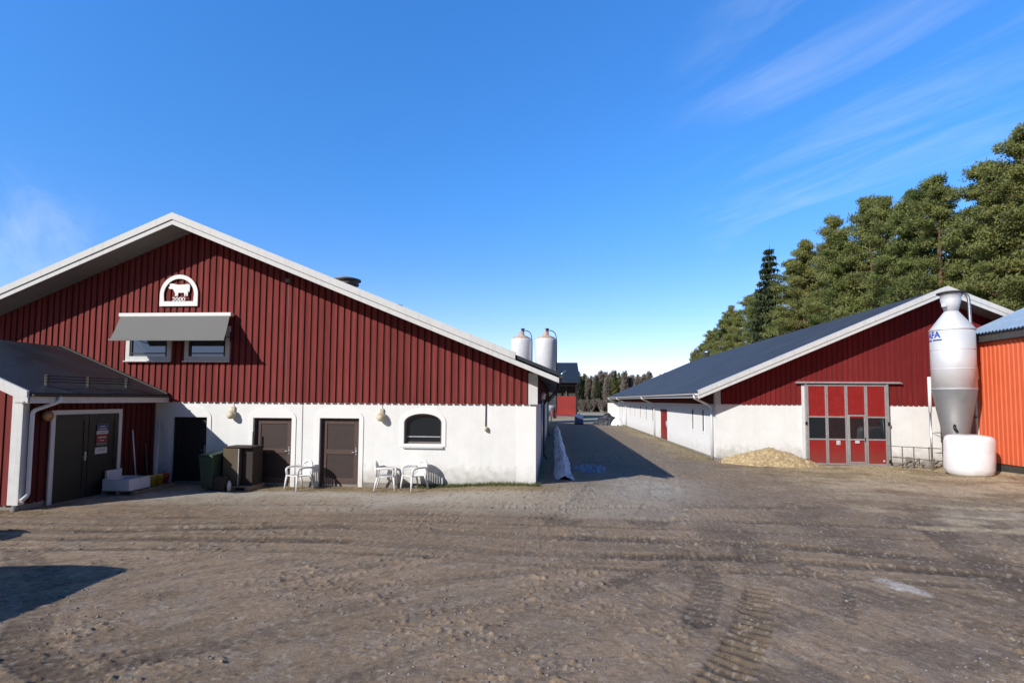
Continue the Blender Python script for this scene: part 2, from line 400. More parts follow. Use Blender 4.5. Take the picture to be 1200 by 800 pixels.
def polydist(x, y, pts):
    """signed distance and arc length to a polyline"""
    best = np.full(x.shape, 1e9); sd = np.zeros(x.shape); al = np.zeros(x.shape); L = 0
    for (x0, y0), (x1, y1) in zip(pts, pts[1:]):
        dx, dy = x1-x0, y1-y0; l = math.hypot(dx, dy)
        t = np.clip(((x-x0)*dx+(y-y0)*dy)/(l*l), 0, 1)
        ex = x-(x0+t*dx); ey = y-(y0+t*dy); d = np.hypot(ex, ey); s = np.sign(ex*dy-ey*dx)
        m = d < best; best = np.where(m, d, best); sd = np.where(m, d*s, sd); al = np.where(m, L+t*l, al); L += l
    return sd, al
TRACKS = [
    ([(-14,9.9),(-8,10.5),(-3,11.2),(1,11.1),(5,11.0),(9.4,10.4),(15,9.2)], .10, .022, .008, .16),
    ([(-14,8.1),(-9,8.5),(-4,8.9),(0,8.5),(4,8.5),(8,7.7)], .10, .018, .008, .16),
    ([(-6,3.6),(-3.5,5.5),(-1.5,7.6),(.8,8.9)], .12, .016, .006, .2),
    ([(-3.4,3.4),(-1.6,5.2),(.2,7.2),(2,8.9)], .12, .016, .006, .2),
    ([(9,4.6),(6.5,5.6),(4.6,7.2),(3.8,9)], .13, .014, .006, .2),
    # points, half width, depth, lug depth, lug pitch
    ([(3.6,10.6),(3.32,9.4),(2.9,7.75),(2.2,6.3),(1.5,5.1),(.9,4.2)], .22, .026, .034, .17),
    ([(2.35,8.6),(2.1,7.6),(1.7,6.6)], .2, .006, .013, .17),
    ([(4.6,9.1),(4.1,7.9),(3.5,6.7)], .07, .012, .012, .17),
    ([(-14,8.7),(-10,9.15),(-4,9.55),(-.8,9.15),(3.5,9.25),(7,8.6),(12,7.6)], .19, .040, .014, .16),
    ([(-14,9.3),(-8.2,9.95),(-4.3,10.6),(-.8,10.3),(3.8,10.1),(7.5,9.3),(13,8)], .21, .045, .016, .16),
    ([(-14,10.4),(-8,11.2),(-3,11.9),(1,11.9),(5,12.0),(9.4,11.5),(15,10.5)], .18, .035, .012, .16),
    ([(-12,12),(-6,12.8),(-1,12.9),(4,13.6),(10,14),(16,13.6)], .18, .025, .015, .2),
    ([(-2,3.5),(-5.5,5.2),(-7,7),(-9,8.4)], .22, .018, .016, .19),
    ([(2,11.5),(3,15),(4,20),(4.4,30),(4.6,60)], .4, .018, .006, .2),
    ([(.2,11.5),(1.2,15),(2.1,20),(2.5,30),(2.7,60)], .4, .018, .006, .2),
    ([(6.5,4.5),(6.2,7),(7.5,11),(10,16),(12.2,22)], .3, .018, .010, .2),
    ([(8.5,5),(8.2,8),(9.3,12),(11.5,17),(13.6,22)], .3, .016, .010, .2),
]
def make_ground():
    ys = [-60., -20., -6., -1., 1.5, 2.6]; y = 2.6
    while y < 31: y += max(.016, y*y*.00052); ys.append(y)
    while y < 4200: y *= 1.16 if y > 90 else 1.035; ys.append(y)
    xs = np.concatenate([[-4200,-1500,-600,-250,-120,-70,-45,-32,-24,-19,-16,-14], np.arange(-13, -6, .035), np.arange(-6, 7, .022), np.arange(7, 14, .034), np.arange(14, 22, .08), [23,25,28,33,40,55,80,140,300,700,1600,4200]])
    ys = np.array(ys); X, Y = np.meshgrid(xs, ys, indexing='ij')
    near = ss(45, 20, Y)*ss(2, 3, Y)*ss(-30, -14, X)*ss(34, 20, X)
    Z = gz_base(X, Y)
    # rolling unevenness and mud texture
    Z += (fbm(X*.45, Y*.45, 3)-.5)*.07*near
    Z += (fbm(X*2.2, Y*2.2, 3)-.5)*.022*near
    yard = ss(14.6, 12.5, Y+.0*X)  # rougher in the open yard
    # diagonal scraped streaks
    u = X*.80+Y*.60; v = -X*.60+Y*.80
    st = fbm(u*.9, v*5.5, 4, .6); left = ss(2.5, -1.5, X)*ss(9.4, 8.2, Y)
    Z += (st-.5)*.034*left*near
    u2 = X*.5-Y*.86; v2 = X*.86+Y*.5
    st2 = fbm(u2*1.1+40, v2*6, 4, .6); right = ss(-.5, 1.8, X)*ss(9., 8., Y)
    Z += (st2-.5)*.032*right*near
    # clods: thresholded noise, in patches
    cl = fbm(X*15, Y*15, 3, .6); pt = fbm(X*.8+5, Y*.8+9, 3)
    rough = np.clip((pt-.44)*6, .04, 1.2)
    Z += np.clip(cl-.58, 0, 1)*.12*rough*near*(.45+.55*yard)
    Z += (fbm(X*26, Y*26, 2)-.5)*.009*near
    trk = np.zeros(X.shape); lug_shade = np.zeros(X.shape)
    for pts, hw, dep, lug, pitch in TRACKS:
        sd, al = polydist(X, Y, pts)
        w = fbm(X*.7+pts[0][0], Y*.7, 2)
        inside = ss(hw*1.12, hw*.85, np.abs(sd))
        ch = al/pitch + sd*.9 + .35*fbm(X*2.5, Y*2.5, 2)
        saw = ss(.55, .8, ch % 1.0)*ss(1.0, .92, ch % 1.0)
        fade = np.clip((w-.20)*3.0, .35, 1)*np.clip(.55+1.4*(fbm(X*2+9,Y*2,3)-.3), 0.2, 1)
        Z += near*fade*(inside*(-dep) + inside*saw*lug*(.6+.8*fbm(X*5, Y*5, 2)))
        rim = np.exp(-((np.abs(sd)-hw*1.18)/.07)**2); Z += near*fade*rim*dep*.4*fbm(X*6, Y*6, 3)*2
        trk = np.maximum(trk, inside*fade); lug_shade = np.maximum(lug_shade, inside*fade*ss(.4,.1,np.abs((ch % 1.0)-.45))*(lug > .012))
    # colours
    def c(*a): return np.array(a)
    def mixc(A, B, f): return A*(1-f[...,None]) + B*f[...,None]
    base = np.broadcast_to(c(.190,.150,.120), X.shape+(3,)).copy()
    n1 = fbm(X*.5+3, Y*.5+1, 4); n2 = fbm(X*3, Y*3, 4, .6); n3 = fbm(X*14, Y*14, 3, .7)
    base *= np.array([1.42,1.31,1.08])
    base *= (.74+.52*n1)[...,None]
    base = mixc(base, c(.25,.205,.165), np.clip((n2-.5)*3, 0, 1)*.55)
    base = mixc(base, c(.13,.10,.075), ss(.42,.62,fbm(X*.9+30, Y*1.2+8, 4))*ss(-2,4,X)*ss(17,12,Y)*.6)
    base *= (1+(st-.5)*.75*left*near)[...,None]; base *= (1+(st2-.5)*.75*right*near)[...,None]
    base = mixc(base, c(.092,.072,.056), np.clip(trk*.62*(.6+.8*n2),0,1)*ss(16,13,Y))
    base *= (1-.32*lug_shade*near)[...,None]  # lug gaps toned down in the soil colour, standing for shadow
    warp = (fbm(X*.6, Y*.9+2, 3)-.5)*1.6
    # pale gravel strip before the left barn
    g1 = ss(11.6, 12.7, Y+warp)*ss(17, 15, Y)*ss(4.5, 1.5, X)
    base = mixc(base, c(.36,.31,.24), g1*(.45+.55*n2)*.9)
    g1b = np.exp(-((Y-13.9-(n1-.5)*2)/.55)**2)*ss(0,-3,X); base = mixc(base, c(.44,.41,.35), g1b*.7)
    litter = ss(14.45, 14.8, Y+(n2-.5)*.6)*ss(.2,-.6,X)*ss(-9.5,-8,X)
    base = mixc(base, c(.29,.215,.13), litter*.8)
    # pale patch at the lane mouth
    g2 = np.exp(-((X-2.8)/1.5)**2-((Y-16.6)/2.2)**2); base = mixc(base, c(.42,.39,.33), np.clip(g2*1.2*(.3+1.1*n2),0,1)*.75)
    lane = ss(18, 22, Y)*ss(.5, 1.2, X)*ss(7, 5.5, X); base = mixc(base, c(.23,.19,.145), lane*.7)
    verge = ss(5.0, 6.3, X+(n2-.5)*1.5)*ss(7.3, 7., X)*ss(24, 26, Y); base = mixc(base, c(.36,.30,.20), verge*(.2+.6*n3)*ss(.35,.6,fbm(X*1.5,Y*.7,3))*1.2)
    # straw and dry sand before the red gate
    s1 = ss(13.0, 19.5, Y+warp*2.6)*ss(6.5, 11, X+warp*1.5)
    base = mixc(base, c(.52,.41,.26), np.clip(s1*(.45+1.5*n2), 0, 1)*.92)
    s2 = ss(.55,.68,fbm(X*.9+50, Y*1.7+3, 4))*ss(5,9,X)*ss(9.5,12.5,Y); base = mixc(base, c(.48,.39,.26), s2*.75)
    s3 = np.exp(-((X-11.6)/2.5)**2-((Y-13.2)/.8)**2); base = mixc(base, c(.58,.50,.36), np.clip(s3*(n2*1.6),0,1)*.8)
    rust = ss(.5,.66,fbm(X*.7+12, Y*1.1+33, 3))*ss(6,9,X)*ss(12,15,Y); base = mixc(base, c(.17,.10,.055), rust*.5)
    # spilled lime patch
    ax_ = ((X-4.9)*.39+(Y-8.05)*-.92); bx_ = ((X-4.9)*.92+(Y-8.05)*.39)
    s4 = np.exp(-(ax_/.42)**2-(bx_/.2)**2)
    base = mixc(base, c(.56,.51,.44), np.clip((s4*(.2+1.7*fbm(X*7,Y*7,4))-.4)*3,0,1)*.8)
    speck = ss(.62,.72,fbm(X*19+4, Y*19, 3, .7)); base = mixc(base, c(.40,.35,.28), speck*.5*near)
    dk = ss(.60,.72,fbm(X*13+40, Y*13+7, 3, .7)); base = mixc(base, c(.09,.07,.055), dk*.45*near)
    # far field
    fld = ss(60, 66, Y); base = mixc(base, c(.40,.34,.24), fld)
    rd = np.exp(-((Y-70)/6)**2)*ss(-20,0,X); base = mixc(base, c(.30,.28,.25), rd*.4)
    base = mixc(base, c(.10,.09,.05), ss(112,120,Y))
    side = ss(26,30,X)*ss(20,26,Y); base = mixc(base, c(.09,.08,.045), side)
    nx, ny = X.shape
    me = bpy.data.meshes.new('yard_ground'); co = np.stack([X,Y,Z], -1).reshape(-1,3)
    idx = np.arange(nx*ny).reshape(nx,ny); q = np.stack([idx[:-1,:-1], idx[1:,:-1], idx[1:,1:], idx[:-1,1:]], -1).reshape(-1,4)
    me.vertices.add(len(co)); me.vertices.foreach_set('co', co.ravel().astype(np.float32))
    me.loops.add(q.size); me.loops.foreach_set('vertex_index', q.ravel().astype(np.int32))
    me.polygons.add(len(q)); me.polygons.foreach_set('loop_start', np.arange(0, q.size, 4, dtype=np.int32))
    me.update(calc_edges=True); me.polygons.foreach_set('use_smooth', np.ones(len(q), bool))
    ca = me.color_attributes.new('soil', 'FLOAT_COLOR', 'POINT')
    ca.data.foreach_set('color', np.concatenate([base.reshape(-1,3), np.ones((len(co),1))], 1).ravel().astype(np.float32))
    m, t, b = new_mat('soil')
    at = t.add('ShaderNodeVertexColor', layer_name='soil'); geo = t.add('ShaderNodeNewGeometry')
    n = t.add('ShaderNodeTexNoise', ins={'Vector': geo.outputs['Position'], 'Scale': 22., 'Detail': 8., 'Roughness': .72})
    r = t.add('ShaderNodeMapRange', ins={'Value': n.outputs[0], 'From Min': .3, 'From Max': .7, 'To Min': .76, 'To Max': 1.24})
    nf = t.add('ShaderNodeTexNoise', ins={'Vector': geo.outputs['Position'], 'Scale': 85., 'Detail': 3., 'Roughness': .8})
    rf = t.add('ShaderNodeMapRange', ins={'Value': nf.outputs[0], 'From Min': .32, 'From Max': .68, 'To Min': .72, 'To Max': 1.28})
    rr = t.add('ShaderNodeMath', operation='MULTIPLY', ins={0: r.outputs[0], 1: rf.outputs[0]})
    vv = t.add('ShaderNodeVectorMath', operation='SCALE', ins={0: at.outputs[0], 'Scale': rr.outputs[0]})
    vo = t.add('ShaderNodeTexVoronoi', ins={'Vector': geo.outputs['Position'], 'Scale': 26.})
    gr = t.add('ShaderNodeMapRange', ins={'Value': vo.outputs['Distance'], 'From Min': .10, 'From Max': .17, 'To Min': .5, 'To Max': 0.})
    sel = t.add('ShaderNodeSeparateColor', ins={'Color': vo.outputs['Color']})
    pn_ = t.add('ShaderNodeTexNoise', ins={'Vector': geo.outputs['Position'], 'Scale': .9, 'Detail': 4.})
    pr_ = t.add('ShaderNodeMapRange', ins={'Value': pn_.outputs[0], 'From Min': .4, 'From Max': .65, 'To Min': .99, 'To Max': .70})
    s_ = t.add('ShaderNodeMath', operation='GREATER_THAN', ins={0: sel.outputs[0], 1: pr_.outputs[0]})
    gm = t.add('ShaderNodeMath', operation='MULTIPLY', ins={0: gr.outputs[0], 1: s_.outputs[0]})
    mx = t.add('ShaderNodeMix', data_type='RGBA', ins={'Factor': gm.outputs[0], 'A': vv.outputs[0], 'B': (.33,.30,.26,1)})
    t.l.new(mx.outputs['Result'], b.inputs['Base Color'])
    b.inputs['Roughness'].default_value = .95; b.inputs['Specular IOR Level'].default_value = .15
    n5 = t.add('ShaderNodeTexNoise', ins={'Vector': geo.outputs['Position'], 'Scale': 60., 'Detail': 5., 'Roughness': .7})
    ad = t.add('ShaderNodeMath', operation='ADD', ins={0: n5.outputs[0], 1: n.outputs[0]})
    ad2 = t.add('ShaderNodeMath', operation='ADD', ins={0: ad.outputs[0], 1: gm.outputs[0]})
    bp = t.add('ShaderNodeBump', ins={'Height': ad2.outputs[0], 'Strength': 1., 'Distance': .009})
    t.l.new(bp.outputs[0], b.inputs['Normal'])
    me.materials.append(m)
    o = bpy.data.objects.new('yard_ground', me); C.objects.link(o); tag(o, kind='structure', label='brown dirt yard with tyre tracks and pale gravel strips')
    return xs, ys, Z
GX, GY, GZ = make_ground()
def gh(x, y):
    i = int(np.clip(np.searchsorted(GX, x)-1, 0, len(GX)-2)); j = int(np.clip(np.searchsorted(GY, y)-1, 0, len(GY)-2))
    fx = (x-GX[i])/(GX[i+1]-GX[i]); fy = (y-GY[j])/(GY[j+1]-GY[j])
    return float((GZ[i,j]*(1-fx)+GZ[i+1,j]*fx)*(1-fy)+(GZ[i,j+1]*(1-fx)+GZ[i+1,j+1]*fx)*fy)

def raw_mesh(name, verts, quads, m, k=3):
    me = bpy.data.meshes.new(name); me.vertices.add(len(verts)); me.vertices.foreach_set('co', verts.ravel().astype(np.float32))
    me.loops.add(quads.size); me.loops.foreach_set('vertex_index', quads.ravel().astype(np.int32))
    me.polygons.add(len(quads)); me.polygons.foreach_set('loop_start', np.arange(0, quads.size, quads.shape[1], dtype=np.int32))
    me.update(calc_edges=True); me.materials.append(MATS[m]); return me

def scatter():
    # pebbles and clods
    N = 26000; r = np.random.default_rng(3)
    y = 3.4*np.exp(r.random(N)*math.log(24/3.4)); x = (r.random(N)*2-1)*(y*1.12+1); x += -y*.08
    ok = ~((y > 15.2) & (x < .2)) & ~((x > 16.4)) & ~((x > 6.9) & (y > 23.9)); 
    ok &= (fbm(x*.9+5, y*.9+2, 3) > .42+.12*r.random(N)); x = x[ok]; y = y[ok]; N = len(x)
    s = np.minimum((.0035+.020*r.random(N)**6)*(.8+.2*y/4), .04)
    ico = np.array([(1,0,0),(-1,0,0),(0,1,0),(0,-1,0),(0,0,1),(0,0,-1)], float)
    F = np.array([(0,2,4),(2,1,4),(1,3,4),(3,0,4),(2,0,5),(1,2,5),(3,1,5),(0,3,5)])
    z = np.array([gh(a, b) for a, b in zip(x, y)])
    j = ico[None]*(.65+.6*r.random((N,6,1)))*s[:,None,None]*np.array([1,1,.6])
    a = r.random(N)*6.28; ca, sa = np.cos(a)[:,None], np.sin(a)[:,None]
    jx = j[...,0]*ca-j[...,1]*sa; jy = j[...,0]*sa+j[...,1]*ca
    v = np.stack([jx+x[:,None], jy+y[:,None], j[...,2]+z[:,None]+s[:,None]*.15], -1).reshape(-1,3)
    f = (F[None]+np.arange(N)[:,None,None]*6).reshape(-1,3)
    o = bpy.data.objects.new('gravel', raw_mesh('gravel', v, f, 'pebble')); C.objects.link(o)
    tag(o, 'small stones and clods strewn over the dirt yard', 'gravel', kind='stuff')
    # grass tufts / straw litter
    def blades(name, pts, hmin, hmax, flat, m, label, cat):
        N = len(pts); P = np.array(pts); a = r.random(N)*6.28; h = hmin+(hmax-hmin)*r.random(N)
        lean = flat*(.5+.5*r.random(N)); d = np.stack([np.cos(a), np.sin(a)], 1)
        w = .004+.003*r.random(N); pr = np.stack([-d[:,1], d[:,0]], 1)
        z = np.array([gh(p[0], p[1]) for p in P])
        b0 = np.concatenate([P[:,:2]-pr*w[:,None], (z-.005)[:,None]], 1); b1 = np.concatenate([P[:,:2]+pr*w[:,None], (z-.005)[:,None]], 1)
        tp = np.concatenate([P[:,:2]+d*(h*np.sin(lean))[:,None], (z+h*np.cos(lean)+.01)[:,None]], 1)
        v = np.stack([b0,b1,tp], 1).reshape(-1,3); f = np.arange(3*N).reshape(-1,3)
        o = bpy.data.objects.new(name, raw_mesh(name, v, f, m)); C.objects.link(o); tag(o, label, cat, kind='stuff')
    pts = [(-3.9+3.5*r.random(), 15.36-.30*r.random()**1.5) for _ in range(2600)]
    blades('grass_strip', pts, .04, .13, .7, 'green_grass', 'short green grass along the foot of the white plaster wall', 'grass')
    pts = [(-9+9.2*r.random(), 15.3-.75*r.random()**1.3) for _ in range(6000)] + [(-13+r.random()*1.8, 10.9+.4*r.random()) for _ in range(900)]
    blades('dry_litter', pts, .02, .07, 1.5, 'dry_grass', 'dry straw litter in front of the doors of the left barn', 'straw')
    pts = []
    while len(pts) < 4200:
        yy = 24.5+36*r.random()**1.5; xx = 7.05-1.5*r.random()**2.2; pts.append((xx, yy))
    blades('verge_grass', pts, .05, .18, .9, 'dry_grass', 'tufted dry grass verge along the long white barn wall', 'grass')
    pts = []
    while len(pts) < 15000:
        yy = 13+10.8*r.random()**.8; xx = 7.5+9.5*r.random()
        if xx < yy*1.0+1 and fbm(np.array(xx*.9+50), np.array(yy*1.7+3), 4) > .5-.2*(yy > 19): pts.append((xx, yy))
    blades('loose_straw', pts, .03, .10, 1.52, 'dry_grass', 'loose yellow straw trodden into the dirt before the red gate', 'straw')
scatter()

# ------------------------------------------------------------------ cladding
def cladding(name, m, parent, x0, x1, zb, ztop, y, pitch, bw, skip=(), th=.024, axis='Y'):
    """backing sheet plus raised boards; ztop(x) gives the sloping top"""
    mb = MB(); bk = MB(); n = int(round((x1-x0)/pitch)); pitch = (x1-x0)/n
    def pt(a, d, z): return (a, y-d, z) if axis == 'Y' else (y+d, a, z)
    rnd = random.Random(5)
    for k in range(n):
        a0 = x0+k*pitch; a1 = a0+pitch
        # backing strip
        bk.hexa([pt(a0,0,zb+.012), pt(a1,0,zb+.012), pt(a1,-.02,zb+.012), pt(a0,-.02,zb+.012), pt(a0,0,ztop(a0)), pt(a1,0,ztop(a1)), pt(a1,-.02,ztop(a1)), pt(a0,-.02,ztop(a0))])
        b0 = a0+(pitch-bw)/2; b1 = b0+bw; t = th+rnd.uniform(-.002,.002); zz = zb-.012+rnd.uniform(-.006,.004)
        mb.hexa([pt(b0,t,zz), pt(b1,t,zz), pt(b1,.0015,zz), pt(b0,.0015,zz), pt(b0,t,ztop(b0)), pt(b1,t,ztop(b1)), pt(b1,.0015,ztop(b1)), pt(b0,.0015,ztop(b0))])
    o = mb.build(name, m, parent); bk.build('under_boards', m+'_gap_shade', o); return o

def roof_slabs(parent, xr, zr, xl, zl, xe, ze, y0, y1, th, mr, name='roof'):
    mb = MB()
    mb.hexa([(xl,y0,zl-th),(xr,y0,zr-th),(xr,y1,zr-th),(xl,y1,zl-th),(xl,y0,zl),(xr,y0,zr),(xr,y1,zr),(xl,y1,zl)])
    mb.hexa([(xr,y0,zr-th),(xe,y0,ze-th),(xe,y1,ze-th),(xr,y1,zr-th),(xr,y0,zr),(xe,y0,ze),(xe,y1,ze),(xr,y1,zr)])
    return mb.build(name, mr, parent)
def rake(parent, xa, za, xb, zb, y, h, dz=0, th=.03, m='white_wood', name='bargeboard'):
    """board under the roof edge from (xa,za) to (xb,zb), top lowered by dz"""
    mb = MB(); t = h
    mb.hexa([(xa,y-th,za-dz-t),(xb,y-th,zb-dz-t),(xb,y,zb-dz-t),(xa,y,za-dz-t),(xa,y-th,za-dz),(xb,y-th,zb-dz),(xb,y,zb-dz),(xa,y,za-dz)])
    return mb.build(name, m, parent)
def downpipe(parent, path, r=.045, m='white_paint', brackets=True):
    o = MB().tube(path, r, 10).build('downpipe', m, parent)
    return o
def smooth_path(pts, r=.12, n=4):
    out = [Vector(pts[0])]
    for k in range(1, len(pts)-1):
        a, b, c = Vector(pts[k-1]), Vector(pts[k]), Vector(pts[k+1])
        p = b+(a-b).normalized()*min(r,(a-b).length*.45); q = b+(c-b).normalized()*min(r,(c-b).length*.45)
        for j in range(n+1):
            t = j/n; out.append(p*(1-t)**2+b*2*t*(1-t)+q*t*t)
    out.append(Vector(pts[-1])); return out
def gutter(parent, x, y0, y1, z, r=.065, m='white_paint', side=1):
    mb = MB()
    def fn(u, v):
        t = math.pi*(v); return (x+r*math.cos(t), y0+(y1-y0)*u, z-r*math.sin(t))
    mb.grid(fn, 1, 10); mb.grid(lambda u, v: (x+(r-.006)*math.cos(math.pi*v), y0+(y1-y0)*u, z-(r-.006)*math.sin(math.pi*v)), 1, 10)
    for yy in (y0, y1):
        mb.face([(x+r*math.cos(math.pi*k/10), yy, z-r*math.sin(math.pi*k/10)) for k in range(11)])
    return mb.build('gutter', m, parent)

# ================================================================== LEFT BARN
def left_barn():
    XL, XR, XRDG, Y, Y1 = -21.9, -.54, -11.24, 15.4, 52.
    ZR, SL = 7.97, .4065
    zt = lambda x: ZR - SL*abs(x-XRDG)         # roof top surface
    b = thing('cattle_barn', 'red clad barn with white plaster base, brown doors and gable sign on the left', 'barn', (XRDG, Y, 0))
    TH = .10
    roof_slabs(b, XRDG, ZR, XL-.75, zt(XL-.75), .12, zt(.12), 14.5, Y1+.6, TH, 'roof_dark')
    # white bargeboards: wide cap and lower board, either side
    e0, e1 = XL-.75, .12
    for xa, xb in ((e0, XRDG), (XRDG, e1)):
        rake(b, xa, zt(xa), xb, zt(xb), 14.5-.003, .135, dz=.155, th=.028)
    for xa, xb in ((e0, XRDG), (XRDG, -1.08)):
        rake(b, xa, zt(xa)+.045, xb, zt(xb)+.045, 14.5-.002, .185, dz=0, th=.058)
        o = MB().hexa([(xa,14.44,zt(xa)+.046),(xb,14.44,zt(xb)+.046),(xb,14.75,zt(xb)+.046),(xa,14.75,zt(xa)+.046),(xa,14.44,zt(xa)+.06),(xb,14.44,zt(xb)+.06),(xb,14.75,zt(xb)+.06),(xa,14.75,zt(xa)+.06)]).build('verge_flashing','white_wood',b)
    # soffit boards
    mb = MB()
    for xa, xb in ((e0+.03, XRDG), (XRDG, e1-.03)):
        mb.hexa([(xa,14.5,zt(xa)-.25),(xb,14.5,zt(xb)-.25),(xb,Y-.03,zt(xb)-.25),(xa,Y-.03,zt(xa)-.25),(xa,14.5,zt(xa)-.22),(xb,14.5,zt(xb)-.22),(xb,Y-.03,zt(xb)-.22),(xa,Y-.03,zt(xa)-.22)])
    mb.build('soffit', 'grey_soffit', b)
    MB().hexa([(XR-.02,Y+.05,zt(XR)-.22),(e1-.03,Y+.05,zt(e1)-.22),(e1-.03,Y1,zt(e1)-.22),(XR-.02,Y1,zt(XR)-.22),(XR-.02,Y+.05,zt(XR)-.2),(e1-.03,Y+.05,zt(e1)-.2),(e1-.03,Y1,zt(e1)-.2),(XR-.02,Y1,zt(XR)-.2)]).build('soffit','grey_soffit',b)
    # plaster front wall with openings
    doors = [(-11.66,-10.55,-.1,2.0),(-9.08,-7.87,-.1,2.0),(-7.0,-5.79,-.1,2.01)]
    win = arch(-4.43,-3.30,1.28,1.90,.27)
    holes = [[(a,z0),(c,z0),(c,z1),(a,z1)] for a,c,z0,z1 in doors]
    wall_panel([(XL,-.35),(XR,-.35),(XR,2.49),(XL,2.49)], [[(a,z) for a,z in h] for h in holes]+[win], Y, .26, 'plaster_wall', 'plaster', b)
    mb = MB(); mb.face([(XR,Y,-.35),(XR,Y1,-.35),(XR,Y1,2.49),(XR,Y,2.49)]); mb.face([(XL,Y,-.35),(XL,Y1,-.35),(XL,Y1,2.49),(XL,Y,2.49)]); mb.face([(XL,Y1,-.35),(XR,Y1,-.35),(XR,Y1,2.49),(XL,Y1,2.49)])
    mb.build('side_wall', 'plaster', b)
    mb = MB()   # near-black sheet as room darkness behind the openings
    mb.box(XL+.3, XR-.3, Y+.262, Y+.3, -.3, 2.45); mb.build('dark_backing', 'unlit_interior', b)
    mb = MB(); segs = [XL]+[v for d in doors for v in (d[0]-.14, d[1]+.14)]+[XR+.012]
    for k in range(0, len(segs), 2): mb.box(segs[k], segs[k+1], Y-.012, Y-.001, -.35, .13)
    mb.box(XR+.001, XR+.013, Y-.001, Y1, -.35, .14); mb.build('plinth', 'plinth', b)
    MB().box(XR-.56, XR+.006, Y-.006, Y+.005, .132, 2.45).build('corner_render','smooth_plaster', b)
    # white smooth surrounds with an arched head
    for (a, c, z0, z1) in doors:
        w = .13; out = arch(a-w, c+w, z0, z1-.02, .36)
        o2 = [(a-w,-.2),(a,-.2),(a,z1),(c,z1),(c,-.2),(c+w,-.2)]+[p for p in out[2:]]
        MB().prism([(x, Y-.02, z) for x, z in o2], (0,.018,0)).build('door_surround','smooth_plaster', b)
    mb = MB(); inn = arch(-4.43,-3.30,1.28,1.90,.27); out = arch(-4.55,-3.18,1.20,1.93,.38)
    for k in range(len(inn)):
        k2 = (k+1)%len(inn)
        mb.hexa([(inn[k][0],Y-.02,inn[k][1]),(inn[k2][0],Y-.02,inn[k2][1]),(inn[k2][0],Y-.002,inn[k2][1]),(inn[k][0],Y-.002,inn[k][1]),(out[k][0],Y-.02,out[k][1]),(out[k2][0],Y-.02,out[k2][1]),(out[k2][0],Y-.002,out[k2][1]),(out[k][0],Y-.002,out[k][1])])
    mb.build('window_surround','smooth_plaster',b)
    # doors
    for i, (a, c, z0, z1) in enumerate(doors):
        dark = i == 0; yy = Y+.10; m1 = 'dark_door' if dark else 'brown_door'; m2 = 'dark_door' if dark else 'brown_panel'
        lf = MB(); f = .06
        lf.box(a,a+f,yy-.03,yy+.08,-.1,z1); lf.box(c-f,c,yy-.03,yy+.08,-.1,z1); lf.box(a+f,c-f,yy-.03,yy+.08,z1-f,z1)
        zb = .06; s = .12; A, D = a+f+.004, c-f-.004; T = z1-f-.004
        lf.box(A,A+s,yy,yy+.05,zb,T); lf.box(D-s,D,yy,yy+.05,zb,T)
        lf.box(A+s,D-s,yy,yy+.05,T-s,T); lf.box(A+s,D-s,yy,yy+.05,zb,zb+.16); lf.box(A+s,D-s,yy,yy+.05,.93,1.07)
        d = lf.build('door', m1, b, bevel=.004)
        if dark: tag(d, 'door in the shadow of the lean-to, shade darkened into its colour')
        MB().box(A+s,D-s,yy+.018,yy+.04,zb+.16,.93).build('panel', m2, d); MB().box(A+s,D-s,yy+.018,yy+.04,1.07,T-s).build('panel', m2, d)
        MB().box(A,D,yy-.002,yy+.05,-.03,.05).build('threshold','plinth',d)
        h = MB(); hx = D-.055; h.box(hx-.02,hx+.02,yy-.008,yy-.001,.92,1.1); h.tube([(hx,yy-.01,1.0),(hx,yy-.05,1.0),(hx-.12,yy-.05,1.0)],.010,8); h.tube([(hx,yy-.012,1.12),(hx,yy-.02,1.12)],.022,10)
        h.build('handle','steel',d)
        for zz in (.3, 1.72): MB().tube([(A+.01,yy-.012,zz-.06),(A+.01,yy-.012,zz+.06)],.014,8).build('hinge','black',d)
    # arched ground-floor window
    yy = Y+.13; inn = arch(-4.43,-3.30,1.28,1.90,.27); out2 = arch(-4.38,-3.35,1.34,1.90,.225)
    mb = MB()
    for k in range(len(inn)):
        k2 = (k+1)%len(inn); mb.hexa([(out2[k][0],yy-.03,out2[k][1]),(out2[k2][0],yy-.03,out2[k2][1]),(out2[k2][0],yy+.03,out2[k2][1]),(out2[k][0],yy+.03,out2[k][1]),(inn[k][0],yy-.03,inn[k][1]),(inn[k2][0],yy-.03,inn[k2][1]),(inn[k2][0],yy+.03,inn[k2][1]),(inn[k][0],yy+.03,inn[k][1])])
    w = mb.build('window', 'old_wood', b)
    MB().prism([(x,yy,z) for x,z in out2],(0,.006,0)).build('pane','dark_glass',w)
    MB().box(-4.37,-3.36,yy-.02,yy-.006,1.47,1.50).build('transom','aluminium',w)
    MB().hexa([(-4.46,Y-.07,1.16),(-3.25,Y-.07,1.16),(-3.25,Y+.1,1.16),(-4.46,Y+.1,1.16),(-4.46,Y-.07,1.20),(-3.25,Y-.07,1.20),(-3.25,Y+.1,1.27),(-4.46,Y+.1,1.27)]).build('sill','white_wood',w)
    # red gable cladding
    cladding('gable_cladding','falu_red',b, XL, XR, 2.47, lambda x: zt(x)-.24, Y-.03, .206, .132, th=.03)
    cladding('side_cladding','falu_red_shaded',b, Y+.0, Y1, 2.47, lambda y: zt(XR)-.24, XR+.0, .206, .14, axis='X')
    MB().box(XL+.05,XR-.05,Y-.009,Y+.03,2.475,2.9).build('sill_beam','far_dark',b)
    MB().box(XR-.215,XR+.03,Y-.078,Y-.056,2.46,zt(XR)-.25).box(XR+.030,XR+.052,Y-.078,Y+.10,2.46,zt(XR)-.25).build('corner_board','white_wood',b)
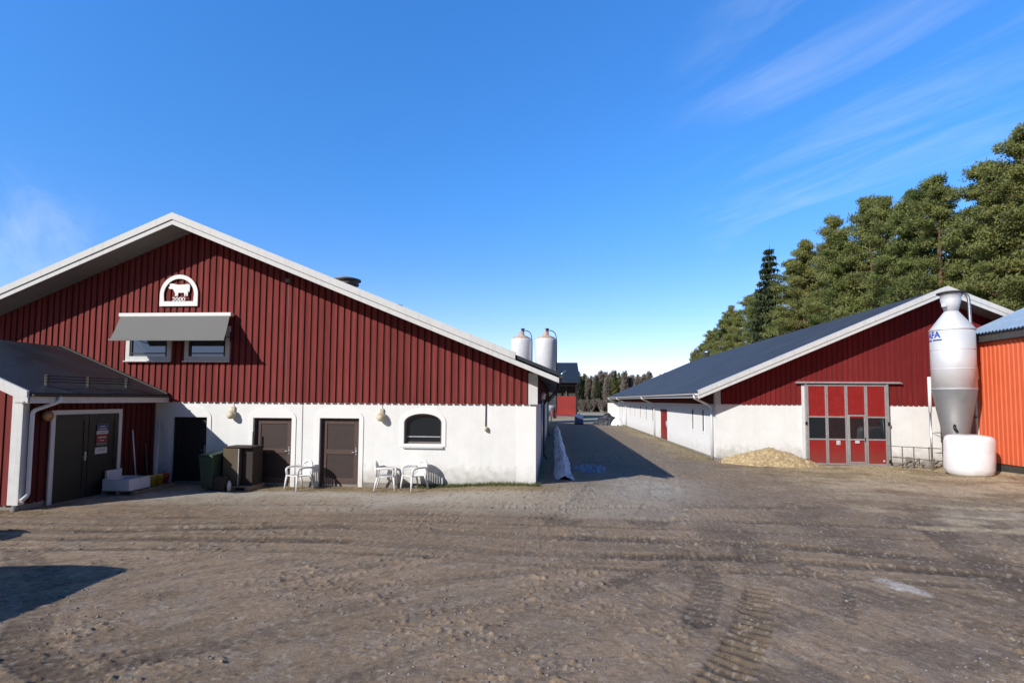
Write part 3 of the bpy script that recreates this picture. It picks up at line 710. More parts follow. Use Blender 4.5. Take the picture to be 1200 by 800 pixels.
    # upstairs windows
    for (a, c) in ((-13.22,-11.74),(-11.30,-9.86)):
        z0, z1 = 3.71, 4.78; yf = Y-.12
        fr = MB().box(a,a+.13,yf,yf+.06,z0,z1).box(c-.13,c,yf,yf+.06,z0,z1).box(a+.13,c-.13,yf,yf+.06,z1-.13,z1).box(a+.13,c-.13,yf,yf+.06,z0,z0+.14).build('window','white_wood',b,bevel=.006)
        MB().box(a+.13,c-.13,yf+.05,yf+.056,z0+.14,z1-.13).build('pane','mirror_glass',fr)
        MB().box(a+.19,c-.19,yf+.02,yf+.045,z0+.22,z0+.25).box(a+.13,a+.19,yf+.02,yf+.049,z0+.14,z1-.13).box(c-.19,c-.13,yf+.02,yf+.049,z0+.14,z1-.13).build('sash','dark_door',fr)
        MB().box(a-.03,c+.03,yf-.05,yf+.0,z0-.03,z0+.0).build('sill','white_wood',fr)
        MB().lathe([(.0,0),(.05,.02),(.06,.05),(.03,.09)],((a+c)/2+.1,yf+.036,z1-.33),10,1,.2).build('indoor_lamp','cream_plastic',fr)
    # cables
    mb = MB(); mb.box(-8.070,-8.056,Y-.066,Y-.056,2.46,6.1); mb.build('cable','far_pink',b)
    for x in (-8.1+.55,-9.72,-5.1): MB().tube([(x,Y-.008,2.45),(x+.02,Y-.008,2.2 if x < -9 or x > -6 else .35)],.007,5).build('cable','sign_grey',b)
    c = MB().tube([(-2.0,Y-.02,2.46),(-2.0,Y-.02,1.8)],.016,8).build('conduit','dark_trim',b)
    MB().lathe([(.0,0),(.055,.0),(.055,.09),(.03,.12)],(-1.98,Y-.05,1.69),12).build('junction_box','cream_plastic',c)
    # gutter and downpipe on the right side
    gutter(b, .17, 14.52, Y1+.5, zt(.12)-.09, .065, 'dark_trim')
    for yy in (22., 36.):
        downpipe(b, smooth_path([(.17,yy,zt(.12)-.14),(.17,yy,zt(.12)-.3),(-.44,yy,2.45),(-.44,yy,.35),(-.3,yy,.18)]), .045, 'dark_trim')
    MB().tube([(-.36,16.9,2.62),(-.36,16.9,2.75),(-.3,16.9,2.8)],.07,10).build('vent_pipe','white_paint',b)
    MB().tube(smooth_path([(-.44,18.5,2.7),(-.44,18.5,.5)]),.03,8).build('conduit','steel',b)
    # roof vents
    v = MB().lathe([(.36,-.6),(.36,.30),(.42,.30),(.42,.36),(.34,.37),(.34,.44),(.46,.44),(.46,.50),(.34,.52),(.34,.60),(.54,.60),(.54,.65),(.3,.72)],(-8.15,20,6.60),24)
    v.build('roof_vent','hopper_zinc',b)
    MB().lathe([(.1,-.3),(.1,.22),(.2,.22),(.2,.27),(.05,.32)],(-6.1,20,5.95),14).build('roof_vent','dark_trim',b)
    # snow guard / hook at the eave tip
    MB().tube([(.0,14.55,3.43),(.0,15.0,3.43)],.02,6).tube([(.18,14.7,3.3),(.3,14.8,3.42)],.02,6).build('roof_bracket','steel',b)
    return b
barn = left_barn()

def cow_sign():
    Y = 15.4-.115; X0, X1, Z0, Z1 = -12.19, -10.94, 5.40, 6.37
    k = (X1-X0)/610.; cx = lambda u: X0+(u-270)*k; cz = lambda v: Z0+(655-v)*k
    s = thing('gable_sign', 'white arched sign with a cow outline and the number 2000 on the gable', 'sign', ((X0+X1)/2, Y, Z0))
    mb = MB(); n = 28; out = []; inn = []
    for j in range(n+1):
        t = math.pi*j/n; out.append((577+302*math.cos(t), 480-302*math.sin(t))); inn.append((577+240*math.cos(t), 480-240*math.sin(t)))
    out = [(879,655)]+out+[(275,655)]; inn = [(810,582)]+inn+[(345,582)]
    P = lambda p, d: (cx(p[0]), Y+d, cz(p[1]))
    for j in range(len(out)):
        j2 = (j+1)%len(out)
        mb.hexa([P(inn[j],0),P(inn[j2],0),P(inn[j2],.03),P(inn[j],.03),P(out[j],0),P(out[j2],0),P(out[j2],.03),P(out[j],.03)])
    mb.build('arch_frame','white_paint',s)
    cow = [(425,320),(455,312),(500,316),(530,326),(600,331),(650,327),(700,322),(738,324),(750,345),(748,400),(742,440),(728,442),(724,400),(720,430),(722,470),(717,505),(700,505),(700,480),(690,462),(682,505),(664,505),(664,470),(655,452),(600,455),(568,450),(566,480),(562,505),(545,505),(543,480),(536,505),(518,505),(520,470),(508,440),(490,412),(478,396),(455,394),(430,394),(410,378),(420,360),(432,345)]
    MB().prism([P(p,0) for p in cow],(0,.02,0)).build('cow','white_paint',s)
    text_mesh('2000', .135, 'lettering', 'white_paint', s, lambda x, y, z: (cx(583)+x, Y-z-.004, cz(583)+y), squeeze=1.15, bold=.002)
    return s
def text_mesh(txt, size, name, m, parent, fn, squeeze=1, bold=0, ext=.008):
    cu = bpy.data.curves.new('t', 'FONT'); cu.body = txt; cu.size = size*1.38; cu.align_x = 'CENTER'; cu.extrude = ext; cu.offset = bold
    to = bpy.data.objects.new('t', cu); C.objects.link(to)
    bpy.context.view_layer.update(); dg = bpy.context.evaluated_depsgraph_get()
    me = bpy.data.meshes.new_from_object(to.evaluated_get(dg)); bpy.data.objects.remove(to); bpy.data.curves.remove(cu)
    off = root_loc(parent)
    for v in me.vertices: v.co = Vector(fn(v.co.x*squeeze, v.co.y, v.co.z)) - off
    me.materials.clear(); me.materials.append(MATS[m]); me.name = name
    o = bpy.data.objects.new(name, me); C.objects.link(o); o.parent = parent
    return o
cow_sign()

def awning():
    a = thing('window_awning', 'grey cloth awning on a white cassette above the two upstairs windows', 'awning', (-11.5, 15.3, 5.1))
    MB().box(-13.38,-9.76,15.14,15.30,5.06,5.17).build('cassette','white_paint',a,bevel=.01)
    mb = MB()
    def fn(u, v):
        x0 = -13.33+(-13.10+13.33)*v; x1 = -9.80+(-9.56+9.80)*v
        return (x0+(x1-x0)*u, 15.15-.60*v, 5.07-.78*v-.05*math.sin(math.pi*v)+.006*math.sin(u*9))
    mb.grid(fn, 16, 8); mb.build('cloth','awning_cloth',a)
    MB().box(-13.12,-9.54,14.52,14.555,4.25,4.31).build('front_bar','sign_grey',a)
    for x0, x1 in ((-13.2,-13.0),(-9.86,-9.64)):
        MB().tube([(x0,15.28,4.45),(x1,14.57,4.28)],.014,8).tube([(x0,15.3,4.3),(x0,15.3,4.6)],.02,8).build('arm','dark_trim',a)
awning()

def wall_lamp(x, y, z, label, m='cream_plastic', r=.13):
    l = thing('wall_lamp', label, 'lamp', (x, y, z), 'round lamps on the barn walls')
    # axis pointing out from wall (-Y), slightly down
    def ring(prof):
        mb = MB().lathe(prof, (0,0,0), 18); mb.v = [(x+a, y-c*.9, z+b-c*.35) for a, b, c in mb.v]; return mb
    ring([(r*.5,0),(r*.75,.03),(r,.07),(r,.12),(r*.9,.14)]).build('housing', m, l)
    ring([(r*.86,.14),(r*.8,.18),(r*.5,.22),(.01,.235)]).build('glass_dome', 'cream_plastic', l)
    MB().box(x-.05,x+.05,y-.02,y+.04,z+.05,z+.2).build('bracket', m, l)
wall_lamp(-9.72, 15.37, 2.13, 'round cream lamp on the white wall above the green wheelie bin')
wall_lamp(-5.10, 15.37, 2.10, 'round cream lamp on the white wall between third door and arched window')
o = MB().box(-8.13,-7.98,15.23,15.32,6.10,6.20).build('floodlight','sign_grey',None,(-8.05,15.3,6.1)); tag(o,'small grey floodlight under the right slope of the red gable','lamp')

# ================================================================== LEAN-TO
def leanto():
    XW, XE, XR, ZR = -12.2, -11.77, -15.39, 4.16
    SL = (ZR-2.68)/(XE-XR); zt = lambda x: ZR-SL*abs(x-XR)
    YF, YR = 11.28, 15.34; XLW = -18.6
    b = thing('entrance_annex', 'small red annex with dark roof and double door in front of the left barn', 'building', (XR, YF, 0))
    roof_slabs(b, XR, ZR, XLW-.43, zt(XLW-.43), XE, zt(XE), YF-.28, YR, .08, 'roof_dark')
    for xa, xb in ((XLW-.43, XR),(XR, XE)):
        rake(b, xa, zt(xa), xb, zt(xb), YF-.282, .12, dz=.11, th=.03)
        rake(b, xa, zt(xa)+.04, xb, zt(xb)+.04, YF-.281, .15, dz=0, th=.055)
    # fascia along the eave and flashing at the barn wall
    MB().box(XE-.03, XE-.004, YF-.25, YR, zt(XE)-.24, zt(XE)-.075).build('fascia','white_wood',b)
    MB().box(XW, XE-.03, YF-.2, YR, zt(XE)-.24, zt(XE)-.22).build('soffit','grey_soffit',b)
    MB().hexa([(XR,YR-.10,ZR+.01),(XE,YR-.10,zt(XE)+.01),(XE,YR,zt(XE)+.01),(XR,YR,ZR+.01),(XR,YR-.10,ZR+.05),(XE,YR-.10,zt(XE)+.05),(XE,YR,zt(XE)+.05),(XR,YR,ZR+.05)]).build('flashing','dark_trim',b)
    gutter(b, XE+.05, YF-.27, YR-.15, zt(XE)-.03, .06, 'dark_trim')
    cladding('gable_cladding','falu_red',b, XLW, XW, .12, lambda x: zt(x)-.2, YF, .206, .145)
    cladding('side_cladding','falu_red_shaded',b, YF+.0, YR, .12, lambda y: zt(XW)-.15, XW+.0, .19, .13, axis='X')
    MB().box(XLW,XW-.002,YF+.03,YF+.1,-.3,.12).box(XW-.1,XW-.003,YF+.1,YR,-.3,.12).build('plinth','plinth',b)
    MB().box(XW-.22,XW+.03,YF-.050,YF-.028,.12,zt(XW)-.1).box(XW+.028,XW+.050,YF-.050,YF+.10,.12,zt(XW)-.16).build('corner_board','white_wood',b)
    MB().lathe([(.09,-.2),(.09,-.05),(.06,0),(.05,.1)],(XW-.02,YF-.05,.02),10).build('foundation_stone','stone',b)
    # double door
    y0, y1, z1 = 12.03, 13.92, 2.15
    fr = MB(); X = XW+.03
    fr.box(X,X+.04,y0-.11,y0,-.05,z1+.11); fr.box(X,X+.04,y1,y1+.11,-.05,z1+.11); fr.box(X,X+.04,y0,y1,z1,z1+.11)
    fr.build('door_frame','white_wood',b)
    ym = (y0+y1)/2
    for k, (a, c) in enumerate(((y0, ym-.004),(ym+.004, y1))):
        d = MB().box(X-.028,X+.012,a+.005,c-.005,0,z1-.005); s = .13
        lf = MB().box(X+.013,X+.028,a+.006,a+s,.01,z1-.01).box(X+.013,X+.028,c-s,c-.006,.01,z1-.01).box(X+.013,X+.028,a+s,c-s,z1-.15,z1-.01).box(X+.013,X+.028,a+s,c-s,.01,.2).box(X+.013,X+.028,a+s,c-s,.95,1.08)
        dd = d.build('door','shaded_door',b); lf.build('rail','shaded_door',dd)
        if k == 0: MB().box(X+.029,X+.034,c-.085,c-.045,.95,1.17).tube([(X+.03,c-.065,1.05),(X+.08,c-.065,1.05),(X+.08,c-.18,1.05)],.011,8).build('handle','steel',dd)
        else:
            def pl(yc, w, z0, z1_, m, n='notice'): return MB().box(X+.029,X+.034,yc-w/2,yc+w/2,z0,z1_).build(n,m,dd)
            yc = a+.42
            q = pl(yc,.36,1.70,1.87,'sign_blue'); MB().box(X+.0345,X+.036,yc-.13,yc+.13,1.725,1.745).box(X+.0345,X+.036,yc-.08,yc+.08,1.79,1.81).build('lettering','paper',q)
            q = pl(yc,.36,1.60,1.69,'paper'); MB().box(X+.0345,X+.036,yc-.13,yc+.13,1.635,1.655).build('lettering','sign_grey',q)
            q = pl(yc-.01,.34,1.38,1.59,'sign_red'); MB().box(X+.0345,X+.036,yc-.12,yc+.12,1.50,1.525).box(X+.0345,X+.036,yc-.06,yc+.05,1.42,1.44).build('lettering','paper',q)
            pl(yc-.01,.34,1.30,1.37,'sign_grey')
            q = pl(yc-.02,.38,1.08,1.25,'paper'); MB().box(X+.0345,X+.036,yc-.15,yc+.08,1.19,1.2).box(X+.0345,X+.036,yc-.15,yc+.1,1.155,1.165).build('lettering','sign_grey',q)
    downpipe(b, smooth_path([(XE+.05,YF+.42,zt(XE)-.08),(XE+.05,YF+.42,zt(XE)-.2),(XW+.13,YF+.10,zt(XE)-.42),(XW+.13,YF+.10,.32),(XW+.13,YF-.06,.22)],.09), .045)
    # snow guard on the slope
    sg = MB()
    for zz in (.09, .16, .23): sg.tube([(XE-.45, YF+.5, zt(XE-.45)+zz),(XE-.45, YF+3.1, zt(XE-.45)+zz)],.012,6)
    for yy in (YF+.55, YF+1.7, YF+2.95): sg.box(XE-.50,XE-.42,yy-.02,yy+.02,zt(XE-.45),zt(XE-.45)+.26)
    sg.build('snow_guard','black',b)
leanto()
wall_lamp_o = thing('wall_lamp','round reddish brass lamp beside the double door of the annex','lamp',(-12.15,11.78,2.13),'round lamps on the barn walls')
mbl = MB().lathe([(.07,0),(.12,.04),(.13,.08),(.11,.13),(.01,.15)],(0,0,0),16); mbl.v = [(-12.17+c, 11.78+a, 2.13+b_) for a, b_, c in mbl.v]; mbl.build('housing','brass',wall_lamp_o)

# ================================================================== RIGHT BARN
def right_barn():
    XL, XR, XRDG, Y, Y1 = 7.1, 25.5, 16.3, 24.1, 61.
    ZR, SL = 7.38, .432; zt = lambda x: ZR-SL*abs(x-XRDG); e0, e1 = 6.11, 26.49
    b = thing('long_barn', 'long red and white barn with blue grey roof on the right side of the lane', 'barn', (XRDG, Y, 0))
    roof_slabs(b, XRDG, ZR, e0, zt(e0), e1, zt(e1), 23.2, Y1+.5, .07, 'roof_blue')
    for xa, xb in ((e0, XRDG),(XRDG, e1)):
        rake(b, xa, zt(xa), xb, zt(xb), 23.198, .155, dz=.145, th=.03)
        rake(b, xa, zt(xa)+.05, xb, zt(xb)+.05, 23.199, .19, dz=0, th=.06)
        MB().hexa([(xa,23.14,zt(xa)+.052),(xb,23.14,zt(xb)+.052),(xb,23.4,zt(xb)+.052),(xa,23.4,zt(xa)+.052),(xa,23.14,zt(xa)+.065),(xb,23.14,zt(xb)+.065),(xb,23.4,zt(xb)+.065),(xa,23.4,zt(xa)+.065)]).build('verge_flashing','white_wood',b)
    mb = MB()
    for xa, xb in ((e0+.03, XRDG),(XRDG, e1-.03)):
        mb.hexa([(xa,23.2,zt(xa)-.24),(xb,23.2,zt(xb)-.24),(xb,Y-.03,zt(xb)-.24),(xa,Y-.03,zt(xa)-.24),(xa,23.2,zt(xa)-.21),(xb,23.2,zt(xb)-.21),(xb,Y-.03,zt(xb)-.21),(xa,Y-.03,zt(xa)-.21)])
    mb.hexa([(e0+.03,Y-.03,zt(e0)-.2),(XL,Y-.03,zt(XL)-.2),(XL,Y1,zt(XL)-.2),(e0+.03,Y1,zt(e0)-.2),(e0+.03,Y-.03,zt(e0)-.17),(XL,Y-.03,zt(XL)-.17),(XL,Y1,zt(XL)-.17),(e0+.03,Y1,zt(e0)-.17)])
    mb.build('soffit','grey_soffit',b)
    MB().box(e0+.0,e0+.024,23.2,Y1+.5,zt(e0)-.24,zt(e0)-.073).build('fascia','white_wood',b)
    # walls; side wall with arched openings
    MB().face([(XL,Y,-.4),(XR,Y,-.4),(XR,Y,2.48),(XL,Y,2.48)]) 
    fw = MB(); fw.box(XL+.002,XR,Y,Y+.2,-.4,2.48); fw.build('plaster_wall','plaster',b)
    ywin = [26.1,28.0,39.1,41.9,44.7,47.7,50.6,56.2,59.2]; hw = .17
    holes = []
    for yc in ywin:
        w = hw if yc < 30 else .21; holes.append(arch(yc-w, yc+w, 1.15, 2.02, .18, 8))
    dy0, dy1 = 34.25, 36.65
    holes.append([(dy0,-.2),(dy1,-.2),(dy1,2.05),(dy0,2.05)])
    wall_panel([(Y,-.4),(Y1,-.4),(Y1,2.48),(Y,2.48)], holes, XL, -.16, 'side_wall', 'smooth_plaster', b, plane='X')
    mb = MB(); mb.box(XL+.17,XL+.2,Y+.25,Y1-.1,-.4,2.4); mb.build('dark_backing','unlit_interior',b)  # near-black sheet again, darkness behind the side openings
    mb = MB(); mb.face([(XR,Y,-.4),(XR,Y1,-.4),(XR,Y1,2.9),(XR,Y,2.9)]); mb.face([(XL,Y1,-.4),(XR,Y1,-.4),(XR,Y1,2.48),(XL,Y1,2.48)]); mb.face([(XL,Y1,2.48),(XR,Y1,2.48),(XR,Y1,zt(XR)-.2),(XRDG,Y1,ZR-.2),(XL,Y1,zt(XL)-.2)]); mb.build('rear_wall','plaster',b)
    for yc, h in zip(ywin, holes):
        w = hw if yc < 30 else .21; X = XL+.035; ot = h; inn = arch(yc-w+.04, yc+w-.04, 1.2, 2.01, .13, 8); mb = MB()
        for k in range(len(ot)):
            k2 = (k+1)%len(ot); mb.hexa([(X-.02,inn[k][0],inn[k][1]),(X-.02,inn[k2][0],inn[k2][1]),(X+.02,inn[k2][0],inn[k2][1]),(X+.02,inn[k][0],inn[k][1]),(X-.02,ot[k][0],ot[k][1]),(X-.02,ot[k2][0],ot[k2][1]),(X+.02,ot[k2][0],ot[k2][1]),(X+.02,ot[k][0],ot[k][1])])
        wd = mb.build('window','old_wood',b)
        MB().prism([(X+.004,a,z) for a,z in inn],(.004,0,0)).build('pane','dark_glass',wd)
        sm = MB()
        for a, z0, z1 in ((yc-w-.035,1.08,2.04),(yc+w+.002,1.08,2.04)): sm.box(XL-.015,XL-.001,a,a+.033,z0,z1)
        sm.box(XL-.03,XL-.001,yc-w,yc+w,1.09,1.15); sm.build('surround','smooth_plaster',wd)
    d = MB(); X = XL+.08
    d.box(X,X+.04,dy0,dy1,-.2,2.05); dd = d.build('side_door','gate_red',b)
    mb = MB(); 
    for k in range(12): mb.box(X-.014,X-.001,dy0+.03+k*.196,dy0+.03+k*.196+.18,-.15,2.0)
    mb.build('boards','gate_red',dd)
    MB().box(X-.03,X-.015,34.6,34.9,1.02,1.3).build('notice','paper',dd)
    MB().tube([(X-.02,34.5,.8),(X-.07,34.5,.8),(X-.07,34.5,1.0),(X-.02,34.5,1.0)],.012,6).build('handle','steel',dd)
    # gable cladding around the gate
    gx0, gx1, gz1 = 10.9, 14.22, 3.34
    top = lambda x: zt(x)-.23
    cladding('gable_cladding','barn_red',b, XL, gx0-.16, 2.47, top, Y-.03, .22, .16, th=.02)
    cladding('gable_cladding','barn_red',b, gx0-.16, gx1+.02, gz1+.04, top, Y-.03, .22, .16, th=.02)
    cladding('gable_cladding','barn_red',b, gx1+.02, XR, 2.47, top, Y-.03, .22, .16, th=.02)
    cladding('side_cladding','barn_red_side',b, Y, Y1, 2.47, lambda y: zt(XL)-.2, XL-.0, .24, .17, axis='X', th=-.02)
    MB().box(XL+.02,gx0-.2,Y-.009,Y-.001,2.475,2.8).box(gx1+.05,XR,Y-.009,Y-.001,2.475,2.8).build('sill_beam','far_dark',b)
    MB().box(XL-.03,XL+.20,Y-.076,Y-.054,2.46,zt(XL)-.24).box(XL-.052,XL-.03,Y-.076,Y+.1,2.46,zt(XL)-.24).build('corner_board','white_wood',b)
    MB().box(gx0-.16,gx0-.03,Y-.055,Y-.002,-.12,gz1).build('door_post','white_wood',b)
    MB().box(XL-.012,XL-.001,Y,Y1,-.4,.12).box(XL-.011,gx0-.16,Y-.012,Y-.001,-.4,.10).box(gx1+.12,XR,Y-.012,Y-.001,-.4,.03).build('plinth','plinth',b)
    # gutter and downpipes on the lane side
    gutter(b, e0-.06, 23.25, Y1+.4, zt(e0)-.06, .075)
    for yy in (24.45, 38.2, 53.0, 60.9):
        ye = 23.6 if yy < 25 else yy-.6
        o = downpipe(b, smooth_path([(e0-.06,ye,zt(e0)-.12),(e0-.06,ye,zt(e0)-.26),(XL-.08,yy,2.36),(XL-.08,yy,.05)],.13), .05)
    MB().box(XL-1.1,XL-.0,60.6,60.75,-.2,2.3).build('buttress','plaster',b)
    MB().lathe([(.22,-.5),(.22,.25),(.34,.28),(.34,.4),(.1,.55)],(XRDG-.3,57.,7.36),14).build('roof_vent','steel',b)
    # ---- folding gate
    Yg = Y-.10; g = MB().box(10.45,14.85,Yg-.09,Yg-.04,3.39,3.44).box(10.5,14.8,Yg-.04,Yg+.06,3.41,3.47)
    g.build('gate_rail','aluminium',b)
    bx = [10.93,11.74,12.555,13.365,14.20]; zb = -.10
    MB().box(14.205,14.29,Yg-.05,Yg+.04,zb-.02,3.36).build('gate_post','aluminium',b); MB().box(10.85,10.925,Yg-.05,Yg+.04,zb-.02,3.36).build('gate_post','aluminium',b)
    for i in range(4):
        a, c = bx[i]+.006, bx[i+1]-.006; f = .052; y0, y1 = Yg-.035, Yg+.02; zt_ = 3.33
        fr = MB().box(a,a+f,y0,y1,zb,zt_).box(c-f,c,y0,y1,zb,zt_).box(a+f,c-f,y0,y1,zt_-.05,zt_).box(a+f,c-f,y0,y1,zb,zb+.07)
        z1, z2 = .96, 1.92
        fr.box(a+f,c-f,y0,y1,z1,z1+.06).box(a+f,c-f,y0,y1,z2,z2+.06)
        lf = fr.build('gate_leaf','aluminium',b)
        pn = MB().box(a+f,c-f,y0+.02,y1-.01,zb+.07,z1)
        pn.build('panel','gate_red',lf); pn = MB()
        if i != 2: pn.box(a+f,c-f,y0+.02,y1-.01,z2+.06,zt_-.05)
        else: pn.box(a+f,c-f,y0+.02,y1-.01,z2+.17,zt_-.05)
        for k in range(5):
            xx = a+f+.06+k*.12
            if xx+.02 < c-f: pn.box(xx,xx+.012,y0+.012,y0+.019,z2+.2,zt_-.07)
        pn.build('panel','gate_red',lf)
        MB().box(a+f,c-f,y0+.02,y0+.028,z1+.06,z2).build('pane','dark_glass',lf)
        if i == 2:   # wicket door inside third leaf
            q = .05; A, D = a+f+.005, c-f-.005
            wd = MB().box(A,A+q,y0-.025,y0-.002,zb+.08,z2+.13).box(D-q,D,y0-.025,y0-.002,zb+.08,z2+.13).box(A+q,D-q,y0-.025,y0-.002,z2+.08,z2+.13).box(A+q,D-q,y0-.025,y0-.002,zb+.08,zb+.15).box(A+q,D-q,y0-.025,y0-.002,z1,z1+.06)
            w = wd.build('wicket_door','aluminium',lf)
            MB().box(D-.04,D-.02,y0-.05,y0-.026,.9,1.1).build('handle','black',w)
            MB().box(A+q,D-q,y0-.005,y0-.002,z2+.0,z2+.075).build('top_panel','gate_red',w)
        if i == 1:
            n_ = MB().box(a+.36,a+.52,y0-.006,y0-.002,z1-.20,z1-.02).build('notice','paper',lf)
            text_mesh('12', .085, 'lettering','sign_red', n_, lambda x,y,z: (a+.44+x, y0-.008-z*.1, z1-.17+y), ext=.003)
        if i == 2: MB().box(a+.30,a+.48,y0-.03,y0-.026,z1-.13,z1-.01).build('notice','paper',lf)
        if i == 3: MB().box(c-.2,c-.12,y0-.006,y0-.002,zb+.16,zb+.23).build('sticker','paper',lf)
    for z in (.0,1.6):
        MB().box(10.83,10.90,Yg-.09,Yg-.05,z,z+.14).build('hinge','black',b); MB().box(14.22,14.30,Yg-.09,Yg-.051,z,z+.14).build('hinge','black',b)
    return b
right_barn()

# ================================================================== FEED SILO
def feed_silo():
    cx, cy, r = 15.60, 22.05, .71
    s = thing('feed_silo','galvanised steel feed silo with blue lettering beside the orange shed','silo',(cx,cy,0))
    MB().lathe([(r,0),(r,2.30)],(cx,cy,3.12),72).build('tank','galvanised',s)
    for z in (3.13,3.90,4.66,5.41): MB().lathe([(r-.01,0),(r+.010,.006),(r+.010,.022),(r-.01,.028)],(cx,cy,z-.014),72).build('hoop','galvanised',s)
    MB().lathe([(.24,-2.75),(.28,-2.6),(r+.005,0)],(cx,cy,3.118),64).build('hopper','hopper_zinc',s)
    MB().lathe([(r+.02,0),(r+.02,.03),(.24,.74),(.23,.76)],(cx,cy,5.422),64).build('top_cone','galvanised',s)
    MB().lathe([(.22,0),(.30,.32),(.33,.46),(.33,.70),(.34,.70)],(cx,cy,6.17),40).build('filler_neck','galvanised',s)
    MB().lathe([(.42,0),(.45,.03),(.45,.06),(.3,.10),(.05,.13)],(cx,cy,6.875),40).build('lid','dark_trim',s)
    for t in (R(146), R(62)):
        x, y = cx+(r+.05)*math.cos(t), cy+(r+.05)*math.sin(t)
        l = MB().tube([(x,y,-.3),(x,y,2.2)],.036,10).build('leg','steel',s)
        MB().tube([(x,y,2.2),(x,y,3.62)],.06,10).build('sleeve','white_paint',l)
    x, y = cx+(r+.05)*math.cos(R(146)), cy+(r+.05)*math.sin(R(146))
    MB().tube([(x,y,1.4),(x+.75,y+.1,1.4)],.018,6).tube([(x,y,.6),(x+.75,y+.1,.6)],.018,6).tube([(x,y,1.4),(x+.7,y+.1,1.1)],.012,6).build('brace','steel',s)
    MB().tube(smooth_path([(cx+.32,cy-.1,6.83),(cx+.42,cy-.1,6.92),(cx+.56,cy-.15,6.75),(cx+.60,cy-.15,4.9),(cx+.74,cy-.2,3.5)],.2,6),.055,10).build('vent_pipe','steel',s)
    MB().box(cx-.42,cx-.34,cy-.25,cy-.1,6.35,6.5).build('latch','white_paint',s)
    # lettering wrapped on the tank, facing left
    a0 = math.radians(-90-64)
    def wrap(x, y, z):
        t = math.radians(-180)+ (x)/r*1.0; rr = r+.006+max(z,0)*.3; return (cx+rr*math.cos(t), cy+rr*math.sin(t), 5.13+y)
    text_mesh('AFA', .25, 'lettering','letter_blue', s, wrap, bold=.008)
    mb = MB()
    for (t0, t1) in ((-.36,-.06),(.0,.36)):
        mb.grid(lambda u, v: (cx+(r+.008)*math.cos(math.radians(-180)+(t0+(t1-t0)*u)/r), cy+(r+.008)*math.sin(math.radians(-180)+(t0+(t1-t0)*u)/r), 5.01+.05*v), 6, 1)
    mb.build('underline','letter_blue',s)
    MB().tube([(cx-.28,cy-.35,1.75),(cx-.33,cy-.42,1.62),(cx-.25,cy-.42,1.5)],.05,8).build('slide_valve','black',s)
feed_silo()

def trestle():
    s = thing('hay_rack_frame','low rusty steel frame on the ground at the wall left of the white bale','frame',(14.6,23.4,0)); y = 23.45
    mb = MB(); zb = -.1
    mb.tube([(13.85,y,.78),(15.9,y-.1,.70)],.016,8); mb.build('top_rail','old_wood',s)
    for x in (14.45,14.9,15.5): MB().tube([(x,y-.02,.75),(x-.05,y-.1,zb)],.02,6).build('leg','old_wood',s)
    mb = MB(); rn = random.Random(4)
    for k in range(9):
        x = 13.9+k*.22; mb.tube([(x,y-.25-rn.random()*.2,zb+.05+rn.random()*.15),(x+.4,y-.2-rn.random()*.3,zb+.1+rn.random()*.3)],.03,6)
    mb.build('lower_bars','old_wood',s)
    mb = MB(); mb.box(14.45,14.62,y-.4,y-.2,zb,.35); mb.lathe([(.16,0),(.2,.2),(.18,.3)],(15.2,y-.35,zb),12); mb.build('feed_bucket','stone',s)
trestle()

def big_bale():
    cx, cy = 15.34, 21.08; z0 = gz(cx,cy)-.03; n = 40
    prof = [(.50,0),(.70,.02),(.82,.10),(.875,.28),(.89,.6),(.885,1.0),(.88,1.28),(.84,1.42),(.74,1.49),(.5,1.515),(.15,1.52)]
    mb = MB(); rn = np.random.default_rng(2); rings = []
    for (r, z) in prof:
        i = len(mb.v)
        for j in range(n):
            t = 2*math.pi*j/n; w = 1+.012*math.sin(5*t+z*4)+.010*math.sin(11*t-z*7)
            mb.v.append((cx+.85*r*w*math.cos(t)+.03*(z-.7), cy+.83*r*w*math.sin(t), z0+.99*z+.012*math.sin(3*t)))
        rings.append(i)
    for a, b in zip(rings, rings[1:]):
        for j in range(n): mb.f.append((a+j,a+(j+1)%n,b+(j+1)%n,b+j)); mb.sm.append(True)
    mb.f.append(tuple(rings[-1]+j for j in range(n))); mb.sm.append(True)
    o = mb.build('silage_bale','bale_wrap',None,(cx,cy,z0)); tag(o,'large round bale in white plastic wrap before the galvanised silo','bale')
big_bale()

